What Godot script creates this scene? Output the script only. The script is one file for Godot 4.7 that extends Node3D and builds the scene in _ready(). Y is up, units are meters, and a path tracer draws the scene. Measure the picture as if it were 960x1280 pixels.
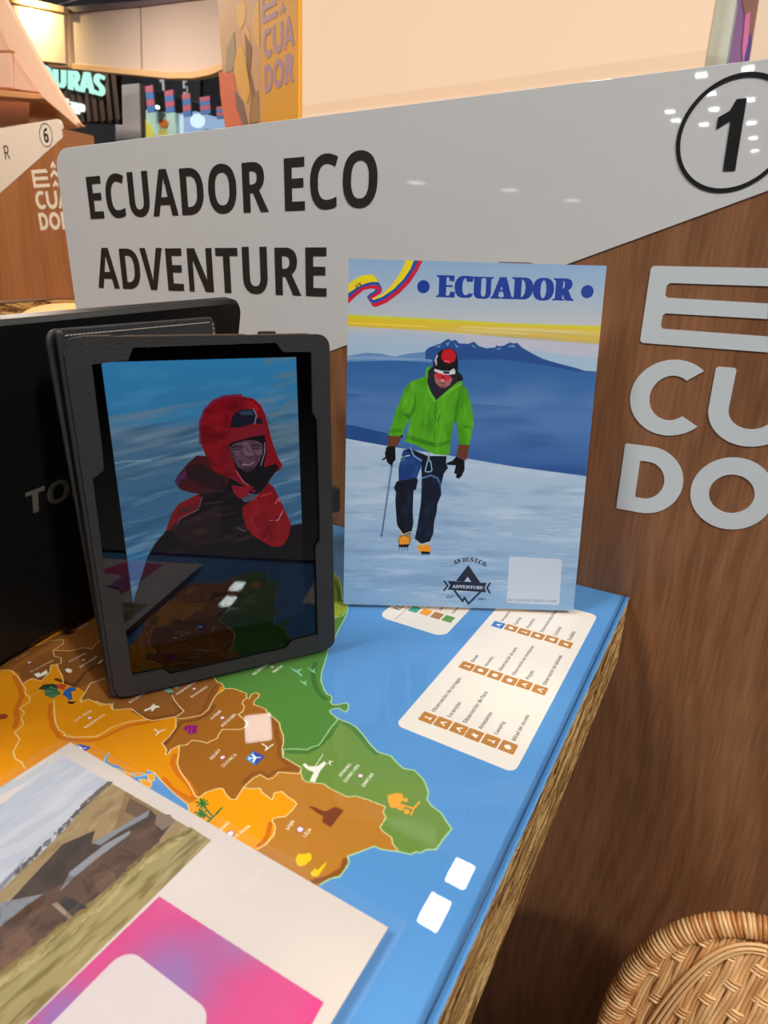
extends Node3D
# A booth counter at a travel fair: map-covered table, tablet, laptop, poster card, divider panel, rattan chair, hall behind.
# Axes: x runs right along the divider, y up from the counter's clear cover, z towards the viewer.

var names := {}
var sans: SystemFont
var slab: SystemFont
var mono: SystemFont
var plain_sans: SystemFont


class Painter:
	var im: Image
	var u0: float
	var v0: float
	var s: float
	var flip: bool
	var w: int
	var h: int
	var strip: Image

	func _init(a: float, b: float, wide: float, high: float, scale: float, upward: bool, ground: Color) -> void:
		u0 = a
		v0 = b
		s = scale
		flip = upward
		w = int(wide * scale)
		h = int(high * scale)
		im = Image.create(w, h, false, Image.FORMAT_RGBA8)
		im.fill(ground)
		strip = Image.create(w, 1, false, Image.FORMAT_RGBA8)

	func at(u: float, v: float) -> Vector2:
		var y := (v - v0) * s
		return Vector2((u - u0) * s, h - y if flip else y)

	func points(flat: Array) -> PackedVector2Array:
		var o := PackedVector2Array()
		for i in range(0, flat.size() - 1, 2):
			o.append(at(flat[i], flat[i + 1]))
		return o

	func spans(poly: PackedVector2Array, row: Callable) -> void:
		var n := poly.size()
		if n < 3:
			return
		var lo := INF
		var hi := -INF
		for q in poly:
			lo = minf(lo, q.y)
			hi = maxf(hi, q.y)
		for y in range(maxi(0, int(floor(lo - 0.5))), mini(h - 1, int(ceil(hi))) + 1):
			var c := y + 0.5
			var xs := PackedFloat32Array()
			var a := poly[n - 1]
			for b in poly:
				if (a.y <= c) != (b.y <= c):
					xs.append(a.x + (c - a.y) / (b.y - a.y) * (b.x - a.x))
				a = b
			xs.sort()
			for k in range(0, xs.size() - 1, 2):
				var x0 := maxi(0, int(round(xs[k])))
				var x1 := mini(w, int(round(xs[k + 1])))
				if x1 > x0:
					row.call(x0, y, x1 - x0)

	func paint(poly: PackedVector2Array, c: Color) -> void:
		if c.a > 0.999:
			spans(poly, func(x, y, n): im.fill_rect(Rect2i(x, y, n, 1), c))
		else:
			strip.fill(c)
			spans(poly, func(x, y, n): im.blend_rect(strip, Rect2i(0, 0, n, 1), Vector2i(x, y)))

	func fill(c: Color, flat: Array) -> void:
		paint(points(flat), c)

	func grad(c0: Color, c1: Color, flat: Array, axis: Array) -> void:
		var q := points(axis)
		var d := q[1] - q[0]
		spans(points(flat), func(x, y, n): im.fill_rect(Rect2i(x, y, n, 1), c0.lerp(c1, clampf((Vector2(x + n * 0.5, y) - q[0]).dot(d) / d.length_squared(), 0, 1))))

	func line(c: Color, wide: float, flat: Array, closed := false) -> void:
		var q := points(flat)
		if closed:
			q.append(q[0])
		var r := wide * s * 0.5
		if c.a < 0.999:
			var side := PackedVector2Array()
			var other := PackedVector2Array()
			for i in q.size():
				var d := (q[mini(i + 1, q.size() - 1)] - q[maxi(i - 1, 0)]).normalized().orthogonal() * r
				side.append(q[i] + d)
				other.append(q[i] - d)
			other.reverse()
			side.append_array(other)
			paint(side, c)
			return
		for i in q.size() - 1:
			var d := (q[i + 1] - q[i]).normalized().orthogonal() * r
			paint(PackedVector2Array([q[i] + d, q[i + 1] + d, q[i + 1] - d, q[i] - d]), c)
		if r > 0.8:
			for a in q:
				disc(c, r, a)

	func disc(c: Color, r: float, a: Vector2) -> void:
		var o := PackedVector2Array()
		for k in 16:
			o.append(a + Vector2.from_angle(TAU * k / 16) * r)
		paint(o, c)

	func dot(c: Color, r: float, flat: Array) -> void:
		disc(c, r * s, at(flat[0], flat[1]))

	func text(c: Color, words: String, base: Array, font: Font, tall: float, fat := 0.0) -> void:
		var tm := TextMesh.new()
		tm.text = words
		tm.font = font
		tm.font_size = 64
		tm.pixel_size = 0.01
		tm.depth = 0.0
		tm.curve_step = 4.0
		var arr := tm.get_mesh_arrays()
		var v: PackedVector3Array = arr[Mesh.ARRAY_VERTEX]
		if v.is_empty():
			return
		var idx: PackedInt32Array = arr[Mesh.ARRAY_INDEX] if arr[Mesh.ARRAY_INDEX] != null else PackedInt32Array(range(v.size()))
		var box := AABB(v[0], Vector3.ZERO)
		for p in v:
			box = box.expand(p)
		var a := at(base[0], base[1])
		var along := (at(base[2], base[3]) - a) / box.size.x
		var up := along.orthogonal()
		if up.dot(Vector2(along.y, -along.x)) < 0:
			up = -up
		var cap := 0.46
		if tall > 0:
			up = up.normalized() * (tall * s / cap)
		var heavy: float = fat * up.length() * cap
		for shift in ([-heavy, 0.0, heavy] if fat > 0 else [0.0]):
			for i in range(0, idx.size() - 2, 3):
				var t := PackedVector2Array()
				for k in 3:
					var p := v[idx[i + k]]
					t.append(a + along.normalized() * shift + along * (p.x - box.position.x) + up * (p.y - box.position.y))
				paint(t, c)

	func streaks(c: Color, n: int, low: float, high: float, code: int) -> void:
		var g := RandomNumberGenerator.new()
		g.seed = code
		for k in n:
			var v := g.randf_range(low, high * 0.62)
			var u := g.randf_range(0, 2100)
			var r := g.randf_range(20, 110)
			var q := PackedVector2Array()
			for i in 9:
				q.append(at(u + r * (i / 4.0 - 1.0), v + (4 + r * 0.05) * sin(PI * i / 8.0) * g.randf_range(0.3, 1.0)))
			for i in 7:
				q.append(at(u + r * (0.75 - i / 4.0), v - (2 + r * 0.03) * sin(PI * (i + 1) / 8.0)))
			paint(q, c)

	func tufts(c: Color, flat: Array, n: int, code: int) -> void:
		var g := RandomNumberGenerator.new()
		g.seed = code
		var q := points(flat)
		for k in n:
			var f := g.randf() * (q.size() - 1.001)
			var a := q[int(f)].lerp(q[int(f) + 1], f - int(f))
			var dir := (q[int(f) + 1] - q[int(f)]).normalized()
			a += dir.orthogonal() * g.randf_range(-9, 9)
			var o := PackedVector2Array()
			for i in 7:
				var d := Vector2.from_angle(TAU * i / 7) * g.randf_range(3, 11)
				o.append(a + dir * d.x * 1.3 + dir.orthogonal() * d.y * 0.7)
			paint(o, c)

	func blush(c: Color, clip: Array, centre: Array, r: float) -> void:
		var q := at(centre[0], centre[1])
		spans(points(clip), func(x, y, n):
			for i in n:
				var f := 1.0 - Vector2(x + i, y).distance_to(q) / (r * s)
				if f > 0:
					im.set_pixel(x + i, y, im.get_pixel(x + i, y).lerp(c, smoothstep(0.0, 1.0, f))))

	func mottle(c: Color, flat: Array, fu: float, fv: float, code: int, lo: float, hi: float, strength: float, slope := 0.0) -> void:
		# soft blotches of a second ink: fu, fv blotches per 10 mm along and across a direction that rises by slope
		var n := FastNoiseLite.new()
		n.seed = code
		n.noise_type = FastNoiseLite.TYPE_SIMPLEX_SMOOTH
		n.fractal_type = FastNoiseLite.FRACTAL_FBM
		n.fractal_octaves = 3
		n.frequency = 1.0
		var ku := fu / (100.0 * s)
		var kv := fv / (100.0 * s)
		spans(points(flat), func(x, y, m):
			for i in m:
				var f := smoothstep(lo, hi, n.get_noise_2d((x + i) * ku, (y + (x + i) * slope) * kv)) * strength
				if f > 0.01:
					im.set_pixel(x + i, y, im.get_pixel(x + i, y).lerp(c, f)))

	func texture() -> ImageTexture:
		im.convert(Image.FORMAT_RGB8)
		return ImageTexture.create_from_image(im)


# ---------- small builders ----------
func mat(c: Color, rough := 0.6, metal := 0.0, spec := 0.5) -> StandardMaterial3D:
	var m := StandardMaterial3D.new()
	m.albedo_color = c
	m.roughness = rough
	m.metallic = metal
	m.metallic_specular = spec
	return m


func glow(c: Color, energy: float) -> StandardMaterial3D:
	var m := mat(Color(0.05, 0.05, 0.05), 0.5)
	m.emission_enabled = true
	m.emission = c
	m.emission_energy_multiplier = energy
	return m


func printed(t: Texture2D, rough := 0.45, spec := 0.4) -> StandardMaterial3D:
	var m := mat(Color.WHITE, rough, 0.0, spec)
	m.albedo_texture = t
	m.texture_repeat = false
	return m


func numbered(called: String) -> String:
	names[called] = names.get(called, 0) + 1
	return called if names[called] == 1 else "%s_%03d" % [called, names[called] - 1]


func thing(called: String, label: String, category: String, at := Transform3D(), group := "") -> Node3D:
	var o := Node3D.new()
	o.name = numbered(called)
	add_child(o, true)
	o.transform = at
	o.set_meta("label", label)
	o.set_meta("category", category)
	if group:
		o.set_meta("group", group)
	return o


func obj(called: String, mesh: Mesh, m: Material, parent: Node3D, at := Transform3D()) -> MeshInstance3D:
	var o := MeshInstance3D.new()
	o.name = called
	o.mesh = mesh
	o.material_override = m
	o.transform = at
	parent.add_child(o, true)
	return o


func struct(called: String, mesh: Mesh, m: Material, at := Transform3D()) -> MeshInstance3D:
	var o := obj(called, mesh, m, self, at)
	o.set_meta("kind", "structure")
	return o


func box(size: Vector3) -> BoxMesh:
	var b := BoxMesh.new()
	b.size = size
	return b


func pos(x: float, y: float, z: float) -> Transform3D:
	return Transform3D(Basis(), Vector3(x, y, z))


func flat(a: Array, unit := 0.0001) -> PackedVector2Array:
	var o := PackedVector2Array()
	for i in range(0, a.size() - 1, 2):
		o.append(Vector2(a[i], a[i + 1]) * unit)
	return o


func rounded(x0: float, y0: float, x1: float, y1: float, r: float, n := 5) -> PackedVector2Array:
	var o := PackedVector2Array()
	for c in [[x1 - r, y1 - r, 0], [x0 + r, y1 - r, 1], [x0 + r, y0 + r, 2], [x1 - r, y0 + r, 3]]:
		for k in n + 1:
			o.append(Vector2(c[0], c[1]) + Vector2.from_angle(PI / 2 * (c[2] + float(k) / n)) * r)
	return o


func inset(p: PackedVector2Array, d: float) -> PackedVector2Array:
	var o := PackedVector2Array()
	var n := p.size()
	for i in n:
		var a := (p[i] - p[(i + n - 1) % n]).normalized()
		var b := (p[(i + 1) % n] - p[i]).normalized()
		var na := Vector2(-a.y, a.x)
		var nb := Vector2(-b.y, b.x)
		var m := (na + nb).normalized()
		o.append(p[i] + m * d / maxf(0.35, m.dot(na)))
	return o


func extrude(poly: PackedVector2Array, z0: float, z1: float, bevel := 0.0, uv := Rect2(0, 0, 1, 1), st: SurfaceTool = null) -> SurfaceTool:
	# a solid between z0 and z1 with the outline poly in x and y; uv is the rectangle that the 0..1 texture covers
	if st == null:
		st = SurfaceTool.new()
		st.begin(Mesh.PRIMITIVE_TRIANGLES)
		st.set_smooth_group(-1)
	var p := poly
	var area := 0.0
	for i in p.size():
		area += p[i].cross(p[(i + 1) % p.size()])
	if area < 0:
		p = poly.duplicate()
		p.reverse()
	var rings := [[p, z0], [p, z1]]
	if bevel > 0:
		var q := inset(p, bevel)
		rings = [[q, z0], [p, z0 + bevel], [p, z1 - bevel], [q, z1]]
	var put := func(v: Vector2, z: float):
		st.set_uv(Vector2((v.x - uv.position.x) / uv.size.x, 1.0 - (v.y - uv.position.y) / uv.size.y))
		st.add_vertex(Vector3(v.x, v.y, z))
	for k in rings.size() - 1:
		var a: PackedVector2Array = rings[k][0]
		var b: PackedVector2Array = rings[k + 1][0]
		for i in a.size():
			var j := (i + 1) % a.size()
			put.call(a[i], rings[k][1])
			put.call(b[j], rings[k + 1][1])
			put.call(a[j], rings[k][1])
			put.call(a[i], rings[k][1])
			put.call(b[i], rings[k + 1][1])
			put.call(b[j], rings[k + 1][1])
	var cap: PackedVector2Array = rings[-1][0]
	var t := Geometry2D.triangulate_polygon(cap)
	for i in range(0, t.size() - 2, 3):
		var tri := [cap[t[i]], cap[t[i + 1]], cap[t[i + 2]]]
		if (tri[1] - tri[0]).cross(tri[2] - tri[0]) > 0:
			tri = [tri[0], tri[2], tri[1]]
		for v in tri:
			put.call(v, z1)
		for v in [tri[0], tri[2], tri[1]]:
			put.call(v, z0)
	return st


func ring_solid(a: PackedVector2Array, b: PackedVector2Array, z0: float, z1: float) -> ArrayMesh:
	# closed band between the outer outline a and the inner outline b, point for point
	var st := start(false)
	var n := a.size()
	for i in n:
		var j := (i + 1) % n
		var q := [[a[i], z1, a[j], z1, b[j], z1, b[i], z1], [a[i], z0, a[j], z0, a[j], z1, a[i], z1], [b[i], z1, b[j], z1, b[j], z0, b[i], z0]]
		for f in q:
			var c := []
			for k in 4:
				c.append(Vector3(f[k * 2].x, f[k * 2].y, f[k * 2 + 1]))
			for k in [0, 2, 1, 0, 3, 2]:
				st.add_vertex(c[k])
	return done(st)


func solid(poly: PackedVector2Array, z0: float, z1: float, bevel := 0.0, uv := Rect2(0, 0, 1, 1)) -> ArrayMesh:
	return done(extrude(poly, z0, z1, bevel, uv))


func done(st: SurfaceTool) -> ArrayMesh:
	st.generate_normals()
	return st.commit()


func start(smooth := true) -> SurfaceTool:
	var st := SurfaceTool.new()
	st.begin(Mesh.PRIMITIVE_TRIANGLES)
	st.set_smooth_group(0 if smooth else -1)
	return st


func tube(st: SurfaceTool, path: PackedVector3Array, r: float, sides := 6, closed := false) -> void:
	var n := path.size()
	var rings := []
	var last := Vector3.ZERO
	for i in n:
		var d := path[(i + 1) % n if closed else mini(i + 1, n - 1)] - path[(i + n - 1) % n if closed else maxi(i - 1, 0)]
		d = d.normalized()
		var side := last - d * last.dot(d)
		if side.length() < 0.01:
			side = d.cross(Vector3.UP if absf(d.y) < 0.9 else Vector3.RIGHT)
		side = side.normalized()
		last = side
		var up := d.cross(side)
		var ring := PackedVector3Array()
		for k in sides:
			var a := TAU * k / sides
			ring.append(path[i] + (side * cos(a) + up * sin(a)) * r)
		rings.append(ring)
	for i in (n if closed else n - 1):
		var a: PackedVector3Array = rings[i]
		var b: PackedVector3Array = rings[(i + 1) % n]
		for k in sides:
			var j := (k + 1) % sides
			for v in [a[k], b[k], b[j], a[k], b[j], a[j]]:
				st.add_vertex(v)
	if not closed:
		for i in range(1, sides - 1):
			for v in [rings[0][0], rings[0][i], rings[0][i + 1]]:
				st.add_vertex(v)
			for v in [rings[-1][0], rings[-1][i + 1], rings[-1][i]]:
				st.add_vertex(v)


func quad(st: SurfaceTool, a: Vector3, b: Vector3, c: Vector3, d: Vector3) -> void:
	# a top left, b top right, c bottom right, d bottom left, seen from the front
	for q in [[a, 0, 0], [b, 1, 0], [c, 1, 1], [a, 0, 0], [c, 1, 1], [d, 0, 1]]:
		st.set_uv(Vector2(q[1], q[2]))
		st.add_vertex(q[0])


func lettering(words: String, font: Font, size: Rect2, depth: float) -> ArrayMesh:
	# raised letters that fill the rectangle, front at z = depth
	var tm := TextMesh.new()
	tm.text = words
	tm.font = font
	tm.font_size = 64
	tm.pixel_size = 0.01
	tm.depth = 0.1
	tm.curve_step = 1.0
	var arr := tm.get_mesh_arrays()
	var v: PackedVector3Array = arr[Mesh.ARRAY_VERTEX]
	var b := AABB(v[0], Vector3.ZERO)
	for p in v:
		b = b.expand(p)
	for i in v.size():
		v[i] = Vector3(size.position.x + (v[i].x - b.position.x) / b.size.x * size.size.x, size.position.y + (v[i].y - b.position.y) / b.size.y * size.size.y, (v[i].z - b.position.z) / b.size.z * depth)
	arr[Mesh.ARRAY_VERTEX] = v
	var m := ArrayMesh.new()
	m.add_surface_from_arrays(Mesh.PRIMITIVE_TRIANGLES, arr)
	return m


func wood_texture(base: Color, dark: Color, code: int, w := 640, h := 1024) -> ImageTexture:
	var n := FastNoiseLite.new()
	n.seed = code
	n.noise_type = FastNoiseLite.TYPE_SIMPLEX_SMOOTH
	n.fractal_type = FastNoiseLite.FRACTAL_NONE
	n.frequency = 1.0
	var im := Image.create(w, h, false, Image.FORMAT_RGB8)
	for y in h:
		for x in w:
			var warp := n.get_noise_2d(x * 0.004 + 40, y * 0.0016) * 34.0
			var rings := sin((x + warp) * 0.11 + n.get_noise_2d(x * 0.012, y * 0.0012 + 90) * 5.0)
			var streak := n.get_noise_2d((x + warp) * 0.085, y * 0.0035 + 7)
			var fine := n.get_noise_2d(x * 0.55 + 300, y * 0.018)
			var broad := n.get_noise_2d(x * 0.011 + 700, y * 0.0009)
			var f := clampf(0.47 + 0.04 * rings + 0.16 * streak + 0.17 * fine + 0.15 * broad, 0, 1)
			im.set_pixel(x, y, base.lerp(dark, f))
	return ImageTexture.create_from_image(im)


func strand_texture(w: int, h: int, n: int, code: int) -> ImageTexture:
	var p := Painter.new(0, 0, w, h, 1.0, false, Color(0.74, 0.59, 0.35))
	var g := RandomNumberGenerator.new()
	g.seed = code
	for k in n:
		var c := Color(0.70, 0.54, 0.30).lerp(Color(0.95, 0.82, 0.58), g.randf())
		if g.randf() < 0.16:
			c = Color(0.45, 0.30, 0.14)
		var a := Vector2(g.randf() * w, g.randf() * h)
		var d := Vector2.from_angle(g.randfn(0.0, 0.20)) * g.randf_range(25, 150)
		var t := d.normalized().orthogonal() * g.randf_range(1.2, 7.0)
		p.paint(PackedVector2Array([a - d, a - d * 0.7 + t, a + d * 0.8 + t, a + d, a + d * 0.6 - t, a - d * 0.8 - t]), c)
	for k in n / 2:
		var a := Vector2(g.randf() * w, g.randf() * h)
		var d := Vector2.from_angle(g.randfn(0.0, 0.3)) * g.randf_range(8, 60)
		var t := d.normalized().orthogonal() * g.randf_range(0.5, 1.2)
		p.paint(PackedVector2Array([a - d + t, a + d + t, a + d - t, a - d - t]), Color(0.40, 0.26, 0.12) if g.randf() < 0.6 else Color(0.82, 0.68, 0.44))
	return p.texture()


func grain(code: int, freq: float, strength := 3.0) -> NoiseTexture2D:
	var t := NoiseTexture2D.new()
	t.width = 256
	t.height = 256
	t.seamless = true
	t.as_normal_map = true
	t.bump_strength = strength
	var n := FastNoiseLite.new()
	n.seed = code
	n.frequency = freq
	t.noise = n
	return t


# ---------- the country logo: rounded capitals in three rows, and the peaks beside the first letter ----------
func arc(c: Vector2, rx: float, ry: float, a0: float, a1: float, n := 24) -> PackedVector2Array:
	var o := PackedVector2Array()
	for i in n + 1:
		var a := deg_to_rad(lerpf(a0, a1, float(i) / n))
		o.append(c + Vector2(cos(a) * rx, sin(a) * ry))
	return o


func logo_letters() -> Dictionary:
	# letter -> outlines in metres, rows as they stand on the nearest divider
	var d := {}
	var e := PackedVector2Array()
	for q in [[-0.0238, 0.2955], [0.0600, 0.2945], [0.0680, 0.2815], [-0.0090, 0.2825], [-0.0112, 0.2805], [-0.0112, 0.2730], [-0.0090, 0.2710], [0.0640, 0.2690], [0.0660, 0.2575], [-0.0085, 0.2587], [-0.0105, 0.2567], [-0.0105, 0.2482], [-0.0085, 0.2462], [0.0690, 0.2445], [0.0715, 0.2325], [-0.0230, 0.2337], [-0.0250, 0.2357], [-0.0258, 0.2935]]:
		e.append(Vector2(q[0], q[1]))
	d["E"] = [e]
	var ca := arc(Vector2(0.0075, 0.1893), 0.0333, 0.0325, 50, 318, 40)
	var cb := arc(Vector2(0.0075, 0.1893), 0.0172, 0.0192, 312, 56, 40)
	d["C"] = [ca + cb]
	var u := PackedVector2Array([Vector2(0.0385, 0.2187), Vector2(0.0372, 0.2170), Vector2(0.0378, 0.1880)])
	u.append_array(arc(Vector2(0.0700, 0.1860), 0.0322, 0.0300, 180, 360, 30))
	u.append_array(PackedVector2Array([Vector2(0.1022, 0.2170), Vector2(0.1005, 0.2187), Vector2(0.0890, 0.2187), Vector2(0.0875, 0.2170)]))
	u.append_array(arc(Vector2(0.0700, 0.1860), 0.0172, 0.0155, 360, 180, 24))
	u.append_array(PackedVector2Array([Vector2(0.0524, 0.2170), Vector2(0.0508, 0.2187)]))
	d["U"] = [u]
	var d_out := PackedVector2Array([Vector2(-0.0215, 0.0824), Vector2(-0.0222, 0.0832), Vector2(-0.0234, 0.1436), Vector2(-0.0222, 0.1450)])
	var d_in := PackedVector2Array([Vector2(-0.0068, 0.0962), Vector2(-0.0076, 0.0970), Vector2(-0.0084, 0.1300), Vector2(-0.0076, 0.1312)])
	d_out.append_array(arc(Vector2(-0.0010, 0.1137), 0.0311, 0.0313, 90, -90, 36))
	d_in.append_array(arc(Vector2(-0.0010, 0.1137), 0.0157, 0.0175, 90, -90, 36))
	d["D"] = [[d_out, d_in]]
	d["O"] = [[arc(Vector2(0.0687, 0.1137), 0.0318, 0.0320, 360, 5, 71), arc(Vector2(0.0687, 0.1137), 0.0172, 0.0172, 360, 5, 71)]]
	d["A"] = [PackedVector2Array([Vector2(0.1035, 0.157), Vector2(0.1290, 0.2187), Vector2(0.1355, 0.2187), Vector2(0.1355, 0.2020), Vector2(0.1275, 0.1815), Vector2(0.1355, 0.1815), Vector2(0.1355, 0.170), Vector2(0.1230, 0.170), Vector2(0.1180, 0.157)])]
	var am := PackedVector2Array()
	for q in d["A"][0]:
		am.append(Vector2(0.2710 - q.x, q.y))
	d["A"].append(am)
	var rt := PackedVector2Array([Vector2(0.1085, 0.083), Vector2(0.1085, 0.1450), Vector2(0.1350, 0.1450)])
	rt.append_array(arc(Vector2(0.1350, 0.1235), 0.0215, 0.0215, 90, -55, 20))
	rt.append_array(PackedVector2Array([Vector2(0.1600, 0.083), Vector2(0.1430, 0.083), Vector2(0.1330, 0.1020), Vector2(0.1232, 0.1020), Vector2(0.1232, 0.083)]))
	d["R"] = [rt]
	d["peak"] = [PackedVector2Array([Vector2(0.088, 0.302), Vector2(0.105, 0.318), Vector2(0.118, 0.300), Vector2(0.112, 0.292), Vector2(0.104, 0.302), Vector2(0.094, 0.292)]),
		PackedVector2Array([Vector2(0.080, 0.272), Vector2(0.104, 0.290), Vector2(0.128, 0.272), Vector2(0.122, 0.262), Vector2(0.104, 0.275), Vector2(0.086, 0.262)]),
		PackedVector2Array([Vector2(0.086, 0.236), Vector2(0.104, 0.254), Vector2(0.120, 0.236), Vector2(0.112, 0.230), Vector2(0.104, 0.240), Vector2(0.094, 0.230)])]
	return d


func put_logo(parent: Node3D, m: Material, at: Transform3D, depth: float) -> void:
	var letters := logo_letters()
	for k in letters:
		for poly in letters[k]:
			var m2: ArrayMesh = ring_solid(poly[0], poly[1], 0.0, depth) if poly is Array else solid(poly, 0.0, depth)
			obj("logo_peak" if k == "peak" else "logo_letter", m2, m, parent, at)


# ---------- main ----------
func _ready() -> void:
	var cam := Camera3D.new()
	cam.name = "camera"
	cam.transform = Transform3D(Basis(Vector3(0.86412, 0.02655, -0.50259), Vector3(-0.19328, 0.93954, -0.28269), Vector3(0.46469, 0.34142, 0.81700)), Vector3(0.06131, 0.27337, 0.58886))
	cam.keep_aspect = Camera3D.KEEP_HEIGHT
	cam.near = 0.02
	cam.far = 120.0
	var lens := CameraAttributesPhysical.new()
	lens.frustum_focal_length = 14.5325
	lens.exposure_aperture = 8.0
	lens.frustum_focus_distance = 0.58
	lens.frustum_near = 0.02
	lens.frustum_far = 120.0
	cam.attributes = lens
	cam.fov = 79.0953
	add_child(cam)
	cam.current = true

	var env := Environment.new()
	env.background_mode = Environment.BG_COLOR
	env.background_color = Color(0.02, 0.02, 0.02)
	env.tonemap_mode = Environment.TONE_MAPPER_LINEAR
	env.tonemap_exposure = 1.0
	env.sdfgi_enabled = true
	env.ssao_enabled = true
	env.ssil_enabled = true
	var we := WorldEnvironment.new()
	we.name = "world_environment"
	we.environment = env
	add_child(we)

	sans = font_of("Droid Sans", 700)
	plain_sans = font_of("Droid Sans", 400)
	slab = font_of("Droid Serif", 700)
	mono = font_of("Droid Sans Mono", 400)

	lights()
	hall()
	divider()
	counter()
	backdrop()
	laptop()
	tablet()
	poster()
	brochure()
	chair()


func font_of(face: String, weight: int) -> SystemFont:
	var f := SystemFont.new()
	f.font_names = PackedStringArray([face])
	f.font_weight = weight
	return f


func area(at: Vector3, towards: Vector3, size: Vector2, energy: float, c := Color(1, 1, 1)) -> void:
	var l := AreaLight3D.new()
	l.name = "lamp_light"
	l.area_size = size
	l.area_normalize_energy = true
	l.light_energy = energy
	l.light_color = c
	l.area_range = 40.0
	l.area_attenuation = 2.0
	l.shadow_enabled = true
	l.position = at
	add_child(l, true)
	l.look_at_from_position(at, at + towards, Vector3.UP if absf(towards.normalized().y) < 0.99 else Vector3.FORWARD)


func lamp(at: Vector3, size: Vector2, energy: float, label: String, c := Color(1, 1, 1), bright := 12.0, group := "", aim := Vector3.DOWN) -> void:
	# square downlight on a stem from the ceiling: housing, rim, glowing face
	var t := thing("ceiling_lamp", label, "lamp", pos(at.x, at.y, at.z), group)
	var dark := mat(Color(0.16, 0.16, 0.17), 0.5)
	var face := Basis.looking_at(aim, Vector3.FORWARD if absf(aim.normalized().y) > 0.99 else Vector3.UP)
	obj("housing", solid(rounded(-size.x / 2 - 0.012, -size.y / 2 - 0.012, size.x / 2 + 0.012, size.y / 2 + 0.012, 0.02), 0.0, 0.09, 0.004), dark, t, Transform3D(face, face * Vector3(0, 0, 0.004)))
	obj("stem", box(Vector3(0.03, 7.25 - at.y - 0.05, 0.03)), dark, t, pos(0, (7.25 - at.y - 0.05) / 2 + 0.052, 0))
	obj("diffuser", solid(rounded(-size.x / 2, -size.y / 2, size.x / 2, size.y / 2, minf(size.x, size.y) * 0.14), -0.003, 0.003), glow(c, bright), t, Transform3D(face, Vector3.ZERO))
	area(at + aim.normalized() * 0.012, aim, size, energy, c)


func lights() -> void:
	# downlights over the counter and over the stand behind it
	lamp(Vector3(-0.625, 2.2, -1.413), Vector2(0.092, 0.145), 0.15, "square white downlight mirrored in the blue sea of the table map, farther of two", Color(1, 0.98, 0.95), 45.0)
	lamp(Vector3(-0.645, 2.2, -1.178), Vector2(0.092, 0.145), 0.15, "square white downlight mirrored in the blue sea of the table map, nearer of two", Color(1, 0.98, 0.95), 45.0)
	lamp(Vector3(4.70, 2.2, 2.35), Vector2(0.20, 0.11), 0.3, "white downlight seen as the upper spot in the tablet screen", Color(0.95, 1, 0.98), 130.0)
	lamp(Vector3(4.36, 2.2, 2.31), Vector2(0.20, 0.11), 0.3, "white downlight seen as the lower spot in the tablet screen", Color(0.95, 1, 0.98), 130.0)
	lamp(Vector3(-1.3, 3.0, 1.8), Vector2(0.8, 0.8), 6.2, "large tilted white flood panel in front of the divider on the left", Color(1, 0.985, 0.965), 3.0, "", Vector3(1.2, -3.0, -1.6))
	lamp(Vector3(2.11, 2.3, 1.15), Vector2(0.15, 0.15), 6.0, "small bright floodlight high to the right, mirrored on the brown part of the map", Color(1, 0.985, 0.965), 60.0, "", Vector3(-2.1, -2.4, -0.8))
	lamp(Vector3(1.4, 3.7, 1.5), Vector2(1.1, 1.1), 4.2, "very large tilted white flood panel high over the right front of the counter", Color(1, 0.985, 0.965), 2.0, "", Vector3(-1.3, -3.7, -1.2))
	lamp(Vector3(-2.7, 2.45, -0.15), Vector2(0.4, 0.4), 5.5, "warm square downlight over the neighbouring counter number six", Color(1, 0.88, 0.75), 6.0)
	lamp(Vector3(-5.4, 3.0, -2.9), Vector2(0.5, 0.5), 8.5, "warm square downlight in front of the cream fascia", Color(1, 0.92, 0.84), 6.0)
	lamp(Vector3(1.6, 2.9, -2.3), Vector2(0.4, 0.4), 7.0, "white square downlight before the grey green post and purple banner", Color(1, 0.97, 0.93), 6.0)
	lamp(Vector3(-9.4, 5.4, -4.6), Vector2(0.5, 0.5), 17.0, "white square floodlight in front of the dark slatted sign and grey column", Color(1, 0.95, 0.9), 6.0, "", Vector3(-1.1, -2.4, -2.9))
	lamp(Vector3(-11.0, 6.0, -7.4), Vector2(0.5, 0.5), 8.0, "cool square floodlight over the striped signs of the far stands", Color(0.9, 0.95, 1), 6.0, "", Vector3(-1.4, -2.2, -2.6))
	var far_spots := [[-1.23, 9.77, "at the sheet's top edge, left of the ring"], [-0.69, 9.74, "just above the top of the ring"], [-1.19, 11.6, "inside the ring at the tip of the digit"], [-1.40, 12.54, "inside the ring below the tip of the digit"], [-1.81, 11.49, "outside the ring on the left, upper of two"], [-1.79, 12.09, "outside the ring on the left, lower of two"], [-1.18, 10.69, "on the upper left arc of the ring"], [-0.70, 11.25, "right of the digit, highest of four"], [-0.70, 12.72, "right of the digit, second of four"], [-0.69, 13.93, "right of the digit, third of four"], [-0.68, 15.14, "right of the digit, lowest of four"]]
	for q in far_spots:
		lamp(Vector3(q[0], 3.0, q[1]), Vector2(0.14, 0.22), 0.2, "small white hall spot mirrored " + q[2], Color(0.97, 1, 1), 9.0, "hall spots mirrored beside the number")
	for q in [[-6.26, 11.4, "left"], [-4.87, 12.9, "middle"], [-4.08, 14.8, "right"]]:
		lamp(Vector3(q[0], 2.2, q[1]), Vector2(0.3, 0.4), 0.15, "dim wide ceiling lamp mirrored as a faint blob in the white sheet, %s of three" % q[2], Color(1, 0.96, 0.92), 2.2)


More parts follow.
